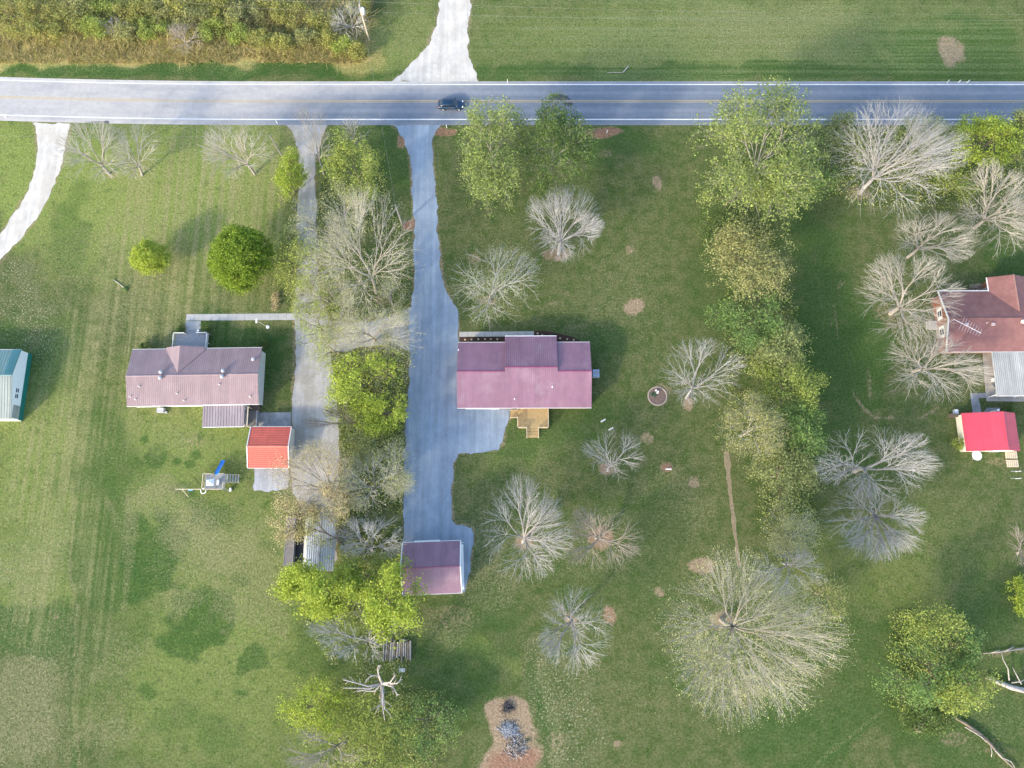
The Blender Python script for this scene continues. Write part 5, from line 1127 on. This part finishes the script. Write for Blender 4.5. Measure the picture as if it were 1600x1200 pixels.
bare('grey leafless shrub at the brush end beside the transformer pole', 548, 30, 30, 34, 6, (552,52), 500, 'silver')

# dead snag
def snag():
    b = G(596,1090); r = empty('dead_tree', b, 'broken silver dead tree with thick stubby limbs', 'tree'); rng = np.random.default_rng(5)
    top = G(597,1066,7.0)-b; m = MB(); m.tube([(0,0,-.1),top*.5+Vector((.1,0,0)),top], [.42,.30,.22], 9); m.build('trunk', BARK['dead'], r, smooth=True)
    for tips in ([(575,1072,8),(553,1066,8.5),(536,1062,8.6)], [(578,1076,7),(560,1075,7.4),(537,1075,7.6)], [(592,1055,8.5),(590,1046,9.2),(591,1040,9.6)], [(590,1055,8.0),(580,1056,8.2),(574,1061,8.2)], [(612,1068,8.2),(620,1068,8.8),(626,1062,9.2)], [(610,1066,8),(614,1060,8.6),(616,1056,9)], [(614,1073,7.5),(618,1080,7.8),(622,1087,7.8)], [(599,1085,6.5),(598,1105,6.6),(601,1125,6.4)], [(596,1100,6.4),(590,1104,6.6),(586,1106,6.8)], [(601,1108,6.5),(606,1110,6.6)], [(585,1080,5.5),(570,1079,5.6),(561,1079,5.6)]):
        pts = [top*(.93)] + [G(*t[:2], t[2])-b for t in tips]; n = len(pts); m = MB()
        m.tube(pts, [.15-.10*i/(n-1) for i in range(n)], 7)
        for i in range(1, n):
            for q in range(2):
                d_ = Vector(rng.normal(size=3)*.5)+ (pts[i]-pts[i-1]).normalized()*.6; p = pts[i-1].lerp(pts[i], rng.uniform(.4,.95)); m.tube([p, p+d_*.9], [.05,.02], 5)
        m.build('limb', BARK['dead'], r, smooth=True)
snag()
# fallen logs
def log(label, pts, rs, bark, twigs):
    P = [G(x, y, z) for x, y, z in pts]; r = empty('fallen_log', P[0]*1.0, label, 'log', 'fallen logs'); o = P[0]
    m = MB(); m.tube(P, rs, 9); m.build('trunk', bark, r, o, smooth=True)
    for t in twigs:
        T = [G(x, y, z) for x, y, z in t]; m = MB(); m.tube(T, [.10-.06*i/(len(T)-1) for i in range(len(T))], 6); m.build('branch', BARK['dead'], r, o, smooth=True)
log('pinkish thick fallen log with two pale upright branches', [(1540,1058,.4),(1560,1066,.45),(1580,1074,.5),(1612,1082,.5)], [.22,.32,.38,.42], BARK['dead'], ([(1577,1063,.6),(1575,1045,1.2),(1567,1030,1.6),(1565,1018,1.8)], [(1596,1069,.6),(1588,1054,1.2),(1582,1043,1.4)], [(1580,1067,.5),(1595,1065,.7),(1604,1060,.9)]))
log('long thin dark fallen log slanting across the grass', [(1487,1119,.3),(1508,1130,.35),(1530,1146,.4),(1548,1163,.4),(1562,1180,.4),(1590,1206,.4)], [.14,.22,.26,.22,.18,.12], BARK['brown'], ([(1508,1136,.3),(1520,1143,.6),(1534,1152,.7),(1541,1160,.7)], [(1548,1165,.4),(1550,1175,.4),(1549,1183,.3)], [(1555,1172,.6),(1566,1184,.9),(1580,1190,1),(1586,1200,1)]))
log('dead branch lying across the mown grass ridge', [(1530,1022,.2),(1560,1019,.3),(1606,1012,.3)], [.05,.10,.12], BARK['tan'], ([(1550,1020,.3),(1562,1016,.4)], [(1570,1018,.3),(1585,1010,.5)]))
c = G(1436,1135); o = MB().lathe([(.9,0),(.75,.35),(.6,.6),(.1,.5)], (0,0,0), 14).build('tree_stump', BARK['brown'], smooth=False); o.location = c; tag(o, 'dark rotten stump beside the bush in the log corner', 'stump')
# firewood: every log that shows
c = G(622,1014); r = empty('firewood_pile', c, 'stack of dark grey firewood logs under the bright tree behind the garage', 'firewood')
for k in range(26):
    x = -2.1+ (k%13)*.34; lay = k//13; y = random.uniform(-.3,.3) - (1.0 if k%13 < 4 else 0)*.2; L = random.uniform(2.2,3.4)
    MB().tube([(x,y-L/2,.2+lay*.3),(x+random.uniform(-.1,.1),y+L/2,.2+lay*.3)], random.uniform(.11,.17), 7).build('log', BARK['grey'] if k%3 else BARK['brown'], r)
o = MB().box(-.45,.45,-.3,.3,0,.08).box(-.45,-.38,-.3,.6,0,.12).build('scrap_timber', M_TRIM); o.location = G(628,1047); tag(o, 'small white scrap timber angle on the grass beside the firewood stack', 'timber')

# burn pile: ash, charred sticks
def burn(label, px, py, rx, ry, n, cols, seed, hgt):
    rng = np.random.default_rng(seed); c = G(px, py); k = mpp(py); m = MB(); mats = cols
    for i in range(n):
        a = rng.uniform(0, 6.28); q = rng.random()**.6; x, y = rx*k*q*math.cos(a), ry*k*q*math.sin(a); z = hgt*(1-q*q)*rng.random(); m.mi = int(rng.integers(0, len(mats)))
        if rng.random() < .5:
            t = rng.uniform(0, 6.28); L = rng.uniform(.25, 1.0); m.tube([(x,y,z+.04),(x+L*math.cos(t),y+L*math.sin(t),z+.05+rng.uniform(0,.2))], rng.uniform(.012,.035), 4)
        else: m.obox((x,y,max(0,z-.05)), (math.cos(a*3), math.sin(a*3)), rng.uniform(.08,.22), rng.uniform(.05,.16), rng.uniform(.04,.10))
    o = m.build('burnt_debris', mats); o.location = c; tag(o, label, 'debris', kind='stuff')
M_ASH = plain('pale_ash', (0.36,0.38,0.41), .95, var=.3, scale=6); M_CHAR = plain('charcoal', (0.035,0.035,0.04), .95, var=.4, scale=5); M_MIDASH = plain('mid_ash', (0.17,0.16,0.16), .95, var=.4, scale=5)
burn('pale ash heap in the middle of the burn patch', 795, 1140, 13, 10, 700, [M_ASH, M_ASH, M_ASH, M_MIDASH, M_ASH, M_CHAR], 1, .35)
burn('charred sticks and pale scraps across the burn patch', 806, 1166, 17, 18, 300, [M_CHAR, M_MIDASH, M_ASH, BARK['dead'], BARK['tan']], 2, .5)
burn('small black heap of burnt scraps at the patch corner', 793, 1105, 7, 8, 220, [M_CHAR, M_CHAR, M_MIDASH], 3, .5)

# ------------------------------------------------------------------ undergrowth, tall grass, lawn tufts (nobody could count these)
def inpoly_(x, y, P):
    r = np.zeros(len(x), bool); n = len(P); j = n-1
    for i in range(n):
        xi, yi, xj, yj = P[i].x, P[i].y, P[j].x, P[j].y
        c = ((yi > y) != (yj > y)) & (x < (xj-xi)*(y-yi)/(yj-yi+1e-12)+xi); r ^= c; j = i
    return r
def scatter(poly, n, rng, thin=0.0, scale=2.5):
    P = [G(*p) for p in poly]; x0, x1, y0, y1 = min(p.x for p in P), max(p.x for p in P), min(p.y for p in P), max(p.y for p in P)
    x = rng.uniform(x0, x1, n*3); y = rng.uniform(y0, y1, n*3); m = inpoly(x, y, P)
    if thin: m &= vnoise(x, y, scale, 21) > thin*rng.uniform(0.7, 1.3, len(x))
    return x[m][:n], y[m][:n]
def undergrowth(name, label, polys, mats, dens, hmax, size, seed, thin=0.35):
    rng = np.random.default_rng(seed); X, Y = [], []
    for poly, n in polys:
        x, y = scatter(poly, int(n*dens), rng, thin); X.append(x); Y.append(y)
    x = np.concatenate(X); y = np.concatenate(Y); z = hmax*vnoise(x, y, 2.2, seed)**1.5*rng.random(len(x))**.5
    V, Q = leaf_quads(np.stack([x, y, z+.05], 1), 1, 0.05, size, rng, up=.5)
    qm = np.minimum((vnoise(x, y, 4.0, seed+5)*1.5 + rng.random(len(x))*.5 - .25)*len(mats)/1.5, len(mats)-1).clip(0).astype(int)
    tag(link(name, mesh_np(name, V, Q, qm=qm), mats), label, None, None, 'stuff')
undergrowth('undergrowth', 'low leaves and twigs covering the ground of the hedge strips', [
    ([(510,205),(560,200),(600,260),(615,330),(640,380),(640,470),(580,495),(520,495),(500,440),(500,300)], 5000), ([(445,250),(465,250),(460,480),(440,480)], 1500),
    ([(520,550),(640,550),(632,700),(628,860),(530,880),(530,740),(528,640)], 9000), ([(445,885),(640,870),(640,1000),(640,1060),(520,1040),(480,980)], 6000), ([(470,1090),(560,1050),(690,1080),(700,1200),(470,1200)], 3500),
    ([(1115,330),(1200,340),(1245,480),(1260,600),(1275,760),(1270,880),(1190,880),(1180,720),(1140,640),(1125,480)], 10000), ([(1240,200),(1600,200),(1600,300),(1480,330),(1300,320),(1240,330)], 9000), ([(1390,950),(1500,960),(1530,1050),(1470,1140),(1380,1100)], 5000)],
    [LEAF['olive'], LEAF['lime'], LEAF['bud'], LEAF['lime']], 0.6, 1.1, .15, 31)
def blades(name, label, polys, mats, hgt, wid, seed, thin=0.0, lean=.5):
    rng = np.random.default_rng(seed); X, Y = [], []
    for poly, n in polys:
        x, y = scatter(poly, n, rng, thin); X.append(x); Y.append(y)
    x = np.concatenate(X); y = np.concatenate(Y); n = len(x); a = rng.uniform(0, 6.28, n); h = hgt*rng.uniform(.4, 1.3, n)*(0.5+vnoise(x, y, 3, seed))
    lx, ly = rng.normal(size=n)*lean*h, rng.normal(size=n)*lean*h; w = wid*rng.uniform(.6, 1.4, n)
    A = np.stack([x-w*np.cos(a), y-w*np.sin(a), np.zeros(n)], 1); B = np.stack([x+w*np.cos(a), y+w*np.sin(a), np.zeros(n)], 1); C = np.stack([x+lx, y+ly, h], 1)
    V = np.stack([A, B, C], 1).reshape(-1, 3); T = np.arange(n*3).reshape(-1, 3); tm = rng.integers(0, len(mats), n)
    tag(link(name, mesh_np(name, V, tris=T, tm=tm), mats), label, None, None, 'stuff')
blades('tall_grass', 'tall straw coloured grass around the brush beyond the road', [([(-60,-40),(590,-40),(578,60),(560,95),(300,95),(0,98),(-60,98)], 22000), ([(-60,62),(0,62),(300,78),(575,85),(560,98),(0,99),(-60,99)], 12000)], [LEAF['straw'], LEAF['tan'], LEAF['brush'], LEAF['straw']], .8, .07, 41, .15, 1.1)
